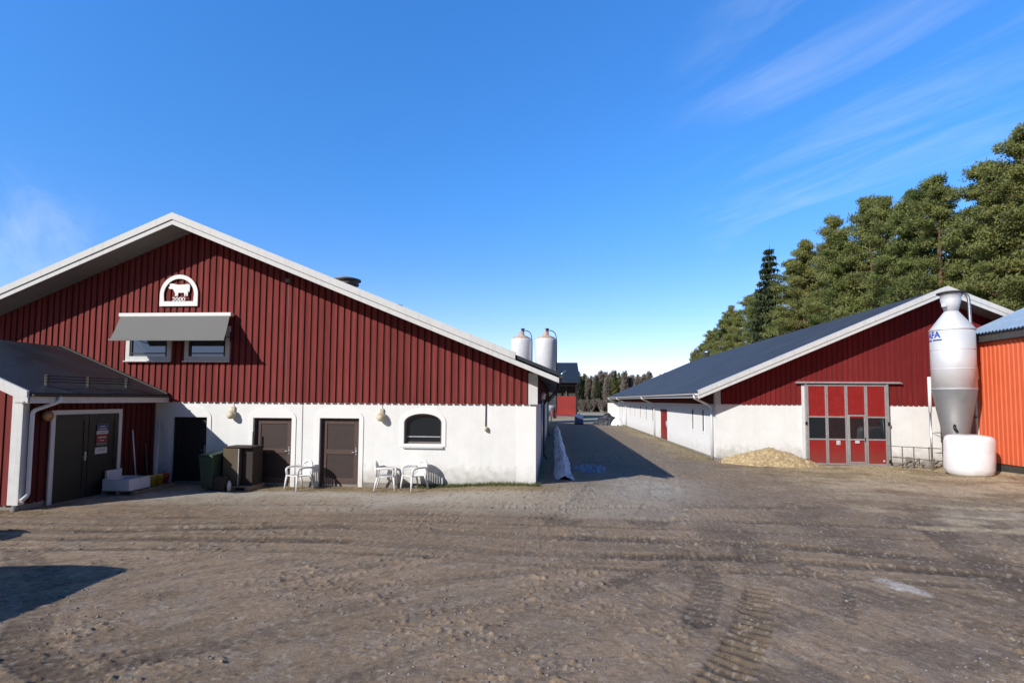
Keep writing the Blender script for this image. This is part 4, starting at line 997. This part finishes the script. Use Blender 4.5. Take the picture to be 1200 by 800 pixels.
# ================================================================== ORANGE SHED
def orange_shed():
    X, Y0, Y1, XR_ = 16.75, 14.0, 22.45, 26.; ze = 4.98; SL = .46; xe = 16.42
    z_e = 5.30; zt = lambda x: z_e+SL*(x-xe)
    b = thing('orange_shed','bright orange corrugated shed with pale blue roof at the right edge','shed',(X,Y1,0))
    mb = MB(); pts = []; p = .20; y = Y0
    while y < Y1-.01:
        for d, o_ in ((0,0),(.09,0),(.12,.03),(.17,.03)): pts.append((y+d, o_))
        y += p
    pts.append((Y1, 0)); zb = .33
    for (a, oa), (c, oc) in zip(pts, pts[1:]): mb.face([(X-oa,a,zb),(X-oc,c,zb),(X-oc,c,ze),(X-oa,a,ze)])
    mb.build('corrugated_wall','orange_side',b)
    mb = MB(); mb.face([(X,Y1,zb),(XR_,Y1,zb),(XR_,Y1,zt(XR_)-.2),(X,Y1,ze)]); mb.face([(X,Y0,zb),(XR_,Y0,zb),(XR_,Y0,zt(XR_)-.2),(X,Y0,ze)]); mb.build('end_wall','orange_side',b)
    MB().box(X+.03,X+.3,Y0,Y1,-.3,zb).build('plinth','dark_trim',b)
    MB().box(X-.045,X+.02,Y1-.02,Y1+.05,zb-.1,ze).build('corner_trim','white_wood',b)
    # roof with corrugated edge
    mb = MB(); n = int((Y1+.3-Y0)/.04)
    def fn(u, v): y = Y0+(Y1+.3-Y0)*u; x = xe+(XR_-xe)*v; return (x, y, zt(x)+.022*math.sin(y*2*math.pi/.16))
    mb.grid(fn, n*1, 2); mb.grid(lambda u, v: tuple(Vector(fn(u,v))-Vector((0,0,.03))), n*1, 2)
    mb.build('roof','blue_roof',b)
    MB().box(xe+.10,xe+.14,Y0,Y1+.25,z_e-.34,z_e-.005).build('fascia','dark_trim',b)
    MB().box(xe+.14,X,Y0,Y1+.2,z_e-.36,z_e-.32).build('soffit','dark_trim',b)
    MB().hexa([(xe+.12,Y1+.22,z_e-.33),(XR_,Y1+.22,zt(XR_)-.33),(XR_,Y1+.26,zt(XR_)-.33),(xe+.12,Y1+.26,z_e-.33),(xe+.12,Y1+.22,z_e),(XR_,Y1+.22,zt(XR_)-.04),(XR_,Y1+.26,zt(XR_)-.04),(xe+.12,Y1+.26,z_e)]).build('end_fascia','dark_trim',b)
    for z in (2.0, 3.33): MB().box(X-.65,X-.03,Y1+.02,Y1+.07,z,z+.07).build('hinge_arm','old_wood',b)
orange_shed()

# ================================================================== CHAIRS
def make_chair():
    t = thing('garden_chair','x','chair',(0,0,0)); m = 'white_plastic'
    W = .24
    def seat(u, v):
        x = -W+2*W*u; y = -.24+.46*v; return (x*(1-.08*v), y, .42-.025*math.sin(math.pi*u)*math.sin(math.pi*min(1,v*1.2))-.03*v+ (-.02 if v < .01 else 0))
    mb = MB().grid(seat, 10, 10); mb.grid(lambda u, v: (seat(u,v)[0], seat(u,v)[1], seat(u,v)[2]-.012), 10, 10)
    mb.tube([(-.24,-.24,.405),(.24,-.24,.405)],.014,8); mb.tube([(-.235,-.24,.41),(-.215,.21,.39)],.014,8); mb.tube([(.235,-.24,.41),(.215,.21,.39)],.014,8)
    mb.build('seat',m,t)
    bk = MB(); bp = []
    for k in range(13):
        a = math.pi*k/12; bp.append((-.235*math.cos(a)*(1 if 0 < k < 12 else 1), .21+.10*(.4+.6*math.sin(a)), .40+ .40*math.sin(a)**.55))
    bk.tube(bp,.033,8)
    def top(u, v):
        x = -.22+.44*u; z = .60+.19*v*math.sin(math.pi*(.15+.7*u))**.6; return (x, .255+.055*math.sin(math.pi*u)+.03*(v), z)
    bk.grid(top, 10, 3); bk.grid(lambda u, v: (top(u,v)[0], top(u,v)[1]+.008, top(u,v)[2]), 10, 3)
    for k in range(7):
        x = -.15+.05*k; s = math.sin(math.pi*(x+.24)/.48)
        bk.hexa([(x-.019,.205,.385),(x+.019,.205,.385),(x+.019,.215,.385),(x-.019,.215,.385),(x-.018,.255+.05*s,.70),(x+.018,.255+.05*s,.70),(x+.018,.265+.05*s,.70),(x-.018,.265+.05*s,.70)])
    bk.build('backrest',m,t)
    for s in (-1, 1):
        MB().tube(smooth_path([(s*.245,-.22,.40),(s*.275,-.235,.60),(s*.28,-.1,.64),(s*.27,.12,.635),(s*.225,.235,.62)],.06),.031,8).build('armrest',m,t)
        MB().tube([(s*.235,-.225,.42),(s*.255,-.255,.2),(s*.275,-.275,0)],[.034,.028,.022],8).build('leg',m,t)
        MB().tube([(s*.22,.2,.41),(s*.245,.265,.2),(s*.262,.30,0)],[.034,.028,.022],8).build('leg',m,t)
    return t
ch = make_chair()
spots = [(-7.33, 14.85, R(-28), 'white plastic garden chair between the two sunlit brown doors'),
         (-4.80, 14.98, R(100), 'white plastic garden chair turned sideways under the arched window, left one'),
         (-3.97, 14.92, R(-42), 'white plastic garden chair under the arched window casting a slatted shadow')]
for i, (x, y, a, lb) in enumerate(spots):
    c = ch if i == 0 else copy_tree(ch)
    c.location = (x, y, gh(x, y)+.005); c.rotation_euler.z = a; c['label'] = lb; c['group'] = 'white garden chairs along the barn wall'
# ================================================================== SMALL THINGS BY THE DOORS
def bins():
    x, y, z = -9.78, 14.62, gz(-9.8,14.6)
    b = thing('wheelie_bin','dark green wheelie bin beside the darkened doorway','bin',(x,y,z))
    MB().hexa([(x-.17,y-.26,z+.06),(x+.17,y-.26,z+.06),(x+.17,y+.24,z+.06),(x-.17,y+.24,z+.06),(x-.22,y-.36,z+.98),(x+.22,y-.36,z+.98),(x+.22,y+.32,z+.98),(x-.22,y+.32,z+.98)]).build('body','bin_green',b,bevel=.02)
    MB().hexa([(x-.24,y-.39,z+.985),(x+.24,y-.39,z+.985),(x+.24,y+.33,z+.985),(x-.24,y+.33,z+.985),(x-.2,y-.34,z+1.03),(x+.2,y-.34,z+1.03),(x+.2,y+.33,z+1.07),(x-.2,y+.33,z+1.07)]).build('lid','bin_green',b,bevel=.02)
    MB().tube([(x-.2,y+.38,z+.98),(x+.2,y+.38,z+.98)],.02,8).build('handle','bin_green',b)
    for s in (-1,1): MB().tube([(x+s*.175,y+.22,z+.1),(x+s*.225,y+.22,z+.1)],.1,16).build('wheel','dark_rubber',b)
bins()
def pallet(x0, y0, w, d, z, label):
    p = thing('pallet',label,'pallet',(x0+w/2,y0+d/2,z),'wooden pallets')
    for k in range(3): MB().box(x0+k*(w-.1)/2,x0+k*(w-.1)/2+.1,y0,y0+d,z+.0,z+.10).build('bearer','pallet_wood',p)
    for k in range(6): MB().box(x0,x0+w,y0+k*(d-.1)/5,y0+k*(d-.1)/5+.1,z+.101,z+.122).build('board','pallet_wood',p)
z_ = gz(-9,14.9)+.0
pallet(-9.62,14.45,1.0,.85,z_,'wooden pallet under the brown cabinet beside the green bin')
c = thing('cabinet','tall brown cardboard and board cabinet standing on the pallet by the wall','cabinet',(-9.25,14.9,z_))
MB().box(-9.50,-9.02,14.62,15.25,z_+.124,z_+1.18).build('carton','cardboard',c,bevel=.01)
MB().box(-9.0,-8.68,14.75,15.28,z_+.124,z_+1.20).build('case','brown_box',c,bevel=.01)
MB().box(-9.52,-8.66,14.6,15.3,z_+1.202,z_+1.225).build('lid','brown_box',c)
MB().box(-9.03,-9.015,14.6,14.616,z_+.13,z_+1.17).build('tape','paper',c)
o = MB().box(-9.55,-9.22,14.30,14.44,z_,z_+.42).build('red_carton','brown_box',None,(-9.4,14.4,z_),bevel=.01); tag(o,'small dark red carton leaning on the pallet front behind the bin','carton')
o = MB().lathe([(.05,0),(.05,.2),(.025,.26),(.025,.3)],(-9.12,14.36,z_+.01),12).build('plastic_bottle','paper',None,(-9.12,14.36,z_)); tag(o,'small white bottle standing in front of the brown cabinet','bottle')
o = MB().box(-9.045,-9.01,15.3,15.33,z_+1.1,z_+1.62).build('pole_stub','dark_trim',None,(-9.03,15.3,z_)); tag(o,'short dark stick standing up behind the brown cabinet','stick')

zp = gz(-11.5,13.9)
pallet(-12.05,13.35,.95,1.5,zp,'wooden pallet with boxes and buckets beside the annex door')
def trough(): 
    t = thing('foam_box','long pale foam box on the pallet by the annex door','box',(-11.7,13.7,zp+.124)); z = zp+.125
    m = MB().box(-12.0,-11.24,13.32,13.36,z,z+.30).box(-12.0,-11.24,14.02,14.06,z,z+.30).box(-12.0,-11.96,13.36,14.02,z,z+.30).box(-11.28,-11.24,13.36,14.02,z,z+.30).box(-11.96,-11.28,13.36,14.02,z,z+.04)
    m.build('body','foam',t); MB().box(-12.1,-12.04,13.5,14.0,z,z+.5).build('lid','foam',t)
trough()
for k, (y, m, lb) in enumerate(((14.22,'yellow_plastic','left yellow bucket on the pallet next to the foam box'),(14.50,'yellow_plastic','right yellow bucket on the pallet beside the red one'),(14.74,'red_plastic','red bucket at the far end of the pallet'))):
    z = zp+.125; b = thing('bucket',lb,'bucket',(-11.35,y,z),'buckets on the pallet')
    MB().lathe([(.10,0),(.135,.26),(.142,.26),(.142,.28),(.12,.28)],(-11.35,y,z),20).build('body',m,b)
    MB().tube([(-11.35-.14,y,z+.25),(-11.35-.1,y-.1,z+.19),(-11.35,y-.145,z+.17),(-11.25,y-.1,z+.19),(-11.21,y,z+.25)],.006,5).build('handle','steel',b)
o = MB().hexa([(-11.50,14.50,zp),(-11.42,14.50,zp),(-11.42,14.53,zp),(-11.50,14.53,zp),(-12.08,15.28,1.92),(-12.0,15.28,1.92),(-12.0,15.31,1.92),(-12.08,15.31,1.92)]).build('white_plank','white_wood',None,(-11.4,14.5,zp)); tag(o,'long white plank leaning in the corner left of the darkened door','plank')
t = thing('shovel','white handled shovel leaning on the shaded red annex wall','shovel',(-12.0,14.35,0))
MB().tube([(-11.98,14.42,.35),(-12.12,14.40,1.65)],.017,8).build('shaft','white_paint',t)
MB().hexa([(-12.02,14.28,zp),(-11.98,14.28,zp),(-11.98,14.56,zp),(-12.02,14.56,zp),(-12.01,14.3,.38),(-11.97,14.3,.38),(-11.97,14.54,.38),(-12.01,14.54,.38)]).build('blade','dark_trim',t)
t = thing('broom','dark broom standing in the corner of annex and barn','broom',(-12.0,14.9,0))
MB().tube([(-11.95,14.85,.2),(-12.12,14.9,1.25)],.014,8).build('shaft','old_wood',t); MB().box(-12.05,-11.85,14.68,15.0,zp,.2).build('head','dark_trim',t)
# loose stones at annex corner
for k, (x, y, s, lb) in enumerate(((-12.55,10.85,.12,'flat grey stone by the annex corner, nearest the downpipe'),(-12.95,10.72,.17,'dark stone by the annex wall, leftmost of two'))):
    mb = MB().lathe([(.4*s,-.3*s),(s,0),(.9*s,.45*s),(.4*s,.7*s)],(x,y,gz(x,y)+.02),9,1.3,.8); o = mb.build('stone','stone',None,(x,y,0)); tag(o,lb,'stone')
# black bar across the foot of the third door
# ================================================================== MOUND, SNOW
def heap(name, label, cat, m, cx, cy, ax, ay, h, nz, seed=0, rot=0, fn=None):
    mb = MB(); N = 60
    def P(u, v):
        x = (u*2-1); y = (v*2-1); r = math.hypot(x, y)
        n = float(fbm(np.array(x*3+seed), np.array(y*3+seed), 4)); n2 = float(fbm(np.array(x*11+seed), np.array(y*11), 3))
        hh = max(0, 1-(r*(1+.5*(n-.5)))**1.7)*h*(.65+.5*n)+ (n2-.5)*nz - .03 - .1*max(0,r-.9)
        X, Y = x*ax, y*ay; X, Y = X*math.cos(rot)-Y*math.sin(rot), X*math.sin(rot)+Y*math.cos(rot)
        return (cx+X, cy+Y, gz(cx+X, cy+Y)+hh-.02*(r > 1))
    mb.grid(P, N, N); o = mb.build(name, m, None, (cx, cy, 0)); tag(o, label, cat); return o
heap('straw_heap','pile of straw and wood shavings against the white gable left of the red gate','heap','straw',9.05,23.35,2.0,.85,.72,.25,3)
def snow_ridge():
    mb = MB(); n = 120
    def P(u, v):
        y = 17.15+30*u**1.6; w = .36*(1-.3*u); t = v*2-1
        nn = float(fbm(np.array(y*.8), np.array(t*1.2+3), 4)); prof = max(0,1-abs(t))**.9
        n9 = float(fbm(np.array(y*5.), np.array(t*5+30), 3)); h = (.50*(1-.3*u))*prof*(.45+1.0*nn)*(.55+.95*n9)*min(1,(y-17.1)*2.2+.2)
        cx = .34+.02*math.sin(y*.9)-.12*u
        return (cx+t*w*(.92+.16*n9), y, gz(cx,y)-.04+h)
    mb.grid(P, 260, 24); o = mb.build('snow_bank','snow',None,(.36,17.15,0)); tag(o,'long low bank of old snow along the shaded side of the left barn','snow bank')
snow_ridge()
heap('snow_patch','flat remnant of snow lying in the barn shadow on the lane','snow','dirty_snow',1.35,20.6,.62,1.3,.10,.26,9)
heap('tarp_pile','dark tarpaulin heap at the far corner of the long white wall','tarp','tarp',5.6,57.2,1.5,1.2,1.3,.4,5)
o = heap('snow_lump','white snow lump on the right side of the dark tarpaulin heap','snow','snow',6.5,56.2,.7,.6,.9,.1,8)
def drum():
    x, y = 2.6, 57.; b = thing('water_tank','pale blue plastic tank standing at the end of the lane','tank',(x,y,0))
    MB().box(x-.45,x+.45,y-.4,y+.4,.12,1.05).build('body','blue_drum',b,bevel=.06); MB().box(x-.5,x+.5,y-.45,y+.45,0,.119).build('base','dark_trim',b); MB().lathe([(.12,0),(.12,.08),(.1,.1)],(x,y,1.05),12).build('cap','black',b)
drum()

# ================================================================== FAR BUILDINGS
def far_silo(x, y, label):
    s = thing('tower_silo',label,'silo',(x,y,0),'white tower silos behind the left barn'); r = 1.19
    MB().lathe([(r,2.0),(r,8.9),(r,9.35),(r-.05,9.5)],(x,y,0),40).build('tank','silo_white',s)
    MB().lathe([(.3,.6),(r,2.0)],(x,y,0),30).build('hopper','silo_white',s)
    MB().lathe([(r-.05,9.5),(r*.8,9.68),(.35,9.95),(.3,10.35),(.2,10.4)],(x,y,0),30).build('top_cone','silo_rust',s)
    MB().tube(smooth_path([(x+.2,y-.1,10.45),(x+.7,y-.1,10.45),(x+1.1,y-.1,10.1),(x+1.22,y-.1,9.3),(x+1.25,y-.1,1)],.3,5),.05,8).build('fill_pipe','dark_trim',s)
    MB().lathe([(.17,0),(.17,.4),(.25,.42),(.2,.5)],(x+.15,y,10.2),12).build('cap','dark_trim',s)
    for k in range(4):
        t = math.pi/4+k*math.pi/2; MB().box(x+.9*math.cos(t)-.06,x+.9*math.cos(t)+.06,y+.9*math.sin(t)-.06,y+.9*math.sin(t)+.06,-.1,2.1).build('leg','steel',s)
far_silo(-3.78,60.,'white tower silo behind the barn roof, left of the two')
far_silo(-1.0,60.,'white tower silo nearest the red open shed, right of the two')
def far_shed():
    b = thing('open_shed','dark roofed open shed with red lower boards behind the silos','shed',(3.1,75,0))
    x0, x1, y0, ym, y1 = -12., 3.13, 75., 80.5, 86.
    MB().hexa([(x0,y0-.5,5.0),(x1+.45,y0-.5,5.0),(x1+.3,ym,8.05),(x0,ym,8.05),(x0,y0-.5,5.2),(x1+.45,y0-.5,5.2),(x1+.3,ym,8.25),(x0,ym,8.25)]).hexa([(x0,ym,8.05),(x1+.3,ym,8.05),(x1+.45,y1,5.0),(x0,y1,5.0),(x0,ym,8.25),(x1+.3,ym,8.25),(x1+.45,y1,5.2),(x0,y1,5.2)]).build('roof','roof_dark',b)
    MB().box(x0,x1,y0,y0+.1,.45,3.15).build('lower_wall','far_red',b)
    MB().face if False else None
    mb = MB(); mb.box(x0,x1-.2,y0+1.2,y0+1.3,3.0,5.1); mb.build('back_boards','grey_board',b)
    mb = MB(); mb.face([(x1,y0,.45),(x1,y1,.45),(x1,y1,5.),(x1,ym,7.9),(x1,y0,5.)]); mb.build('end_wall','far_red',b)
    for x in (x1-.15,-.2,-4,-8): MB().box(x,x+.2,y0-.15,y0-.01,-.5,5.1).build('post','far_dark',b)
    MB().box(1.6,1.72,y0+.9,y0+1.0,3.1,5.05).build('strut','old_wood',b)
    MB().box(x0,x1,y0-.1,y0-.02,4.6,5.0).build('beam','far_dark',b)
    MB().box(x0,x1,y0+.12,y0+1.2,-.4,.35).build('base_wall','stone',b)
far_shed()

# ================================================================== TREES
def cloud_mesh(name, centers, radii, per, leaf, m, seed, flat=.7, droop=0.):
    r = np.random.default_rng(seed); C_ = np.array(centers); Rd = np.array(radii); n = len(C_)
    d = r.normal(size=(n*per,3)); d /= np.linalg.norm(d, axis=1)[:,None]; rad = r.random(n*per)**.45
    c = np.repeat(C_, per, 0); R_ = np.repeat(Rd, per)
    p = c + d*(rad*R_)[:,None]*np.array([1,1,flat])
    a = r.normal(size=(n*per,3)); a /= np.linalg.norm(a, axis=1)[:,None]; a += np.array([0,0,.5-droop*1.4])
    b = np.cross(a, r.normal(size=(n*per,3))); b /= np.linalg.norm(b, axis=1)[:,None]
    s = leaf*(.6+.8*r.random(n*per))[:,None]
    v = np.stack([p-b*s*.30, p+b*s*.30, p+a*s], 1).reshape(-1,3); f = np.arange(3*n*per).reshape(-1,3)
    return raw_mesh(name, v, f, m)
def make_tree(kind, seed, H):
    rn = random.Random(seed); fine = 1
    nm = {'pine':'pine_tree','spruce':'spruce_tree','birch':'birch_tree','shrub':'bare_shrub'}[kind]
    root = thing(nm,'x','tree',(0,0,0)); tr = MB(); cs = []; rs = []
    lean = Vector((rn.uniform(-.03,.03), rn.uniform(-.03,.03), 0))
    ax = lambda z: lean*z + Vector((.12*math.sin(z*.5+seed), .12*math.cos(z*.4+seed), z))
    r0 = H*.013+.03
    tr.tube([ax(H*k/10)-Vector((0,0,.3 if k == 0 else 0)) for k in range(11)], [max(.015, (r0 if kind != 'birch' else r0*.75)*(1-.93*(k/10)**1.1)) for k in range(11)], 7)
    if kind == 'pine':
        nb = 46
        for k in range(nb):
            t = (k+.5)/nb; z = H*(.20+.80*t); spread = H*.19*min(1, (1-t)*1.5+.02)**.62*(.5+.6*rn.random())*(1 if t > .2 else .8)
            a = k*2.4+rn.uniform(-.5,.5); up = -.05+.45*t+rn.uniform(-.1,.15)
            base = ax(z); tip = base+Vector((math.cos(a)*spread, math.sin(a)*spread, spread*up))
            mid = (base+tip)/2+Vector((0,0,-.05*spread)); tr.tube([base, mid, tip],[.055*(1.2-t),.035*(1.2-t),.012],5,False)
            for j in range(7):
                q = .28+.76*(j/6); p = base.lerp(tip, q); s = spread*.22*q
                cs.append((p.x+rn.uniform(-s,s), p.y+rn.uniform(-s,s), p.z+rn.uniform(.0,.35))); rs.append(rn.uniform(.38,.78)*(H/18)*(1.2-.3*t))
        for k in range(6): p = ax(H*(1.005-.022*k)); cs.append((p.x,p.y,p.z)); rs.append(.16+.07*k)
        me = cloud_mesh('crown', cs, rs, 120, .13, 'pine_needles', seed, .55); bark = 'pine_bark'
    elif kind == 'spruce':
        nl = 26
        for k in range(nl):
            t = k/nl; z = H*(.08+.925*t); L = H*.18*(1-t)**.85+.10
            m = max(4, int(9*(1-t)+4))
            for j in range(m):
                a = j*6.283/m+k*1.1+rn.uniform(-.2,.2); l = L*rn.uniform(.7,1.1); base = ax(z)
                for q in (.35,.65,.95):
                    p = base+Vector((math.cos(a)*l*q, math.sin(a)*l*q, -.32*l*q+.1*l*q*q)); cs.append(tuple(p)); rs.append(.16*l+.18)
        me = cloud_mesh('crown', cs, rs, 26, .24, 'spruce_needles', seed, .4, .8); bark = 'spruce_bark'
    elif kind == 'birch':
        for k in range(40):
            t = (k+.5)/40; z = H*(.3+.68*t); L = H*.075*(1-t)**.5+.3; a = k*2.4; base = ax(z)
            tip = base+Vector((math.cos(a)*L, math.sin(a)*L, L*1.1)); tr.tube([base, (base+tip)/2+Vector((0,0,-.1)), tip],[.03,.018,.008],4,False)
            for q in (.5,.8,1.05): p = base.lerp(tip, q); cs.append(tuple(p)); rs.append(.22*L+.25)
        me = cloud_mesh('crown', cs, rs, 13, .30, 'brown_twigs', seed, 1.5, droop=-.8); bark = 'birch_bark'
        # thin slivers
    else:
        for k in range(30):
            a = k*2.4; L = H*rn.uniform(.5,1); base = Vector((rn.uniform(-.8,.8),rn.uniform(-.8,.8),0)); tip = base+Vector((math.cos(a)*L*.45, math.sin(a)*L*.45, L))
            tr.tube([base,(base+tip)/2+Vector((0,0,.1)),tip],[.03,.02,.006],4,False)
            for q in (.4,.6,.8,1.0): p = base.lerp(tip, q); cs.append(tuple(p)); rs.append(.35*H/3)
        me = cloud_mesh('crown', cs, rs, 30, .22, 'brown_twigs', seed, 1.); bark = 'birch_bark'
    tr.build('trunk', bark, root)
    o = bpy.data.objects.new('crown', me); C.objects.link(o); o.parent = root
    root['_H'] = H; return root
protos = {}
def get(kind, i): 
    return protos[(kind, i)]
used = set()
def plant(kind, i, x, y, H, label, group, z=0.):
    if (kind, i) not in protos: protos[(kind, i)] = make_tree(kind, 11*i+{'pine':1,'spruce':2,'birch':3,'shrub':4}[kind], {'pine':17,'spruce':14,'birch':10,'shrub':3.5}[kind])
    p = protos[(kind, i)]
    o = p if (kind, i) not in used else copy_tree(p); used.add((kind, i))
    s = H/p['_H']; o.location = (x, y, z-.1); o.scale = (s*rnd.uniform(.9,1.12), s*rnd.uniform(.9,1.12), s); o.rotation_euler.z = rnd.uniform(0, 6.28)
    o['label'] = label; o['group'] = group; return o
rnd = random.Random(21)
G1 = 'conifers on the slope behind the long barn'
# front row of the wood: (x, y, height, kind)
front = [(32,31,20,'pine'),(31,36.8,20.6,'pine'),(34,33,22,'pine'),(31.5,40.5,20.,'pine'),(31,44.5,20.2,'pine'),(33,48,21.6,'pine'),(31,51,21.4,'pine'),(32.2,56,23.4,'pine'),(31,60,22.6,'pine'),(33,64,21.5,'pine'),(31,67.5,22.,'pine'),(32.5,72,22.6,'pine'),(30.2,77.5,25.,'spruce'),(31.2,83,18.9,'pine'),(32,89,19.6,'pine'),(31,95,19.0,'pine'),(32.5,101,18.2,'pine'),(31.5,108,16.8,'pine'),(32,114,15.,'pine'),(32.5,122,12.5,'birch'),(33,130,10.5,'birch'),(31,119,13,'birch'),(33.5,137,9,'birch'),(29.8,60.5,9,'spruce'),(29.2,48,9,'spruce'),(29.5,39.5,9.5,'spruce'),(29.5,72,11,'spruce'),(30,54,10,'pine'),(29.6,66,9,'pine'),(30,84,9,'pine')]
names = {'pine':'pine','spruce':'spruce','birch':'bare birch'}
front += [(34.2,29,20.5,'pine'),(33.2,39,20.,'pine'),(34.5,43,21,'pine'),(30.4,48.2,19.4,'pine'),(34.6,53,22.5,'pine'),(30.2,58.,20.6,'pine'),(34.5,60.5,23,'pine'),(30.6,70.3,20.3,'pine'),(34.6,68,22.6,'pine'),(34,75,21.5,'pine'),(30,80.5,18.,'pine'),(34,86,20.5,'pine'),(30.2,91.5,17.4,'pine'),(34.5,93,20.,'pine'),(30,98,16.9,'pine'),(30,104,15.8,'pine'),(34.6,105,18,'pine'),(30,112,14.2,'pine'),(30.4,117,12.6,'pine'),(34.5,117,14,'pine')]
ORD = 'first second third fourth fifth sixth seventh eighth ninth tenth eleventh twelfth thirteenth fourteenth fifteenth sixteenth seventeenth eighteenth nineteenth twentieth'.split()
ORD += ['twenty-'+o for o in ORD[:9]]+['thirtieth']+['thirty-'+o for o in ORD[:9]]+['fortieth']+['forty-'+o for o in ORD[:9]]
cnt = 0; seen = {}
for (x, y, H, k) in sorted(front, key=lambda q: -q[1]/q[0]):
    kk = ('young ' if H < 11.5 and k != 'birch' else '')+names[k]; j = seen.get(kk, 0); seen[kk] = j+1
    lb = f'{kk} at the edge of the wood behind the long barn, {ORD[j]} from the left'
    if k == 'spruce' and H > 20: lb = 'tall pointed dark spruce rising above the lower left end of the wood'
    plant(k, cnt % (6 if k == 'pine' else 3), x, y, H, lb, G1 if k != 'birch' else 'leafless birches at the end of the wood'); cnt += 1
for k in range(34):
    y = 34+k*2.9+rnd.uniform(-1,1); x = rnd.choice((37.5,41.5,46))+rnd.uniform(-1.5,1.5); H = rnd.uniform(18.5,21.5)+(x-36)*.18
    if y > 80: H = 16
    if y > 104: H = 12
    kd = 'spruce' if rnd.random() < .22 else 'pine'
    plant(kd, rnd.randrange(6 if kd == 'pine' else 3), x, y, H*(1.0), f'{names[kd]} deeper in the wood behind the front row', 'conifers deeper in the wood')
# distant edge of forest across the field
for k in range(130):
    x = -24+k*.56+rnd.uniform(-.5,.5); y = 128+rnd.uniform(-3,16); q = rnd.random()
    kd = 'spruce' if q < .42 else ('pine' if q < .60 else 'birch'); H = rnd.uniform(7.4,9.2)+(y-128)*.05
    if kd == 'spruce': H += rnd.uniform(-1,1.1)
    plant(kd, rnd.randrange(3), x, y, H, {'spruce':'slim dark spruce in the distant forest edge beyond the field','pine':'green pine in the distant forest edge beyond the field','birch':'pale leafless birch in the distant forest edge beyond the field'}[kd], {'spruce':'distant spruces beyond the field','pine':'distant pines beyond the field','birch':'distant birches beyond the field'}[kd])
for k in range(44):
    plant('shrub', k % 2, -12+k*.85+rnd.uniform(-.5,.5), 121+rnd.uniform(-2,2.5), rnd.uniform(1.8,3.0), 'leafless brown bush along the far edge of the field', 'bushes along the field edge')
plant('spruce', 1, 13.2, 117, 4.6, 'single small spruce standing in front of the distant bushes', 'young spruce in the field')
# dense wood mass behind the distinct trunks
def mass(name, x0, x1, y0, y1, n, h0, h1, m, label, rad=(1.2,2.2), per=60, leaf=.5, seed=1):
    r = random.Random(seed); cs = []; rs = []
    for k in range(n): cs.append((r.uniform(x0,x1), r.uniform(y0,y1), r.uniform(h0,h1))); rs.append(r.uniform(*rad))
    o = bpy.data.objects.new(name, cloud_mesh(name, cs, rs, per, leaf, m, seed)); C.objects.link(o); tag(o, label, 'trees', kind='stuff')
mass('far_forest', -40, 60, 146, 152, 1100, 0, 8.2, 'spruce_needles', 'dark mass of forest behind the distant tree edge', seed=4)
mass('far_undergrowth', -40, 60, 143, 147, 500, 0, 5.5, 'brown_twigs', 'brown undergrowth between distant trees', seed=5)
mass('wood_understorey', 34, 52, 28, 125, 900, 0, 8.5, 'spruce_needles', 'dark undergrowth inside the wood behind the long barn', seed=6)

# ================================================================== UNSEEN CASTERS ADDED FOR THE SHADOWS AT LEFT
def trailer():  # trailer form invented to throw the larger foreground shadow
    x0, x1, y0, y1, h = -10.9, -8.55, 1.2, 5.25, 2.05
    t = thing('shadow_trailer','unseen trailer-shaped shadow caster added left of the viewpoint','trailer',(x0,y0,0))
    c = []
    for k in range(9):
        a = math.pi*k/8; c.append(((x0+x1)/2-(x1-x0)/2*math.cos(a), 0, h-.25+.25*math.sin(a)**.6))
    poly = [(x0,y0,.5)]+[(p[0],y0,p[2]) for p in c]+[(x1,y0,.5)]
    MB().prism(poly,(0,y1-y0,0)).build('body','trailer_paint',t,bevel=.05)
    MB().prism([(x1-.9,y1+.02,.6),(x1-.1,y1+.02,.6),(x1-.1,y1+.02,1.8),(x1-.9,y1+.02,1.8)],(0,.05,0)).build('door','steel',t)
    MB().tube([((x0+x1)/2,y0,.5),((x0+x1)/2,y0-1.2,.5)],.05,8).build('drawbar','steel',t)
    for x in (x0-.02,x1-.2):
        for y in (2.0,2.9): w = MB().tube([(x,y,.34),(x+.22,y,.34)],.34,24).build('wheel','dark_rubber',t); MB().tube([(x-.01,y,.34),(x+.23,y,.34)],.17,16).build('rim','steel',w)
trailer()
o = MB().lathe([(.45,0),(.68,.08),(.75,.4),(.75,1.1),(.68,1.42),(.45,1.5)],(-12.3,7.35,-.02),28).build('silage_bale','bale_wrap',None,(-12.3,7.35,0)); tag(o,'unseen bale-shaped shadow caster added left outside the annex gable','bale')  # bale form invented to throw the smaller shadow
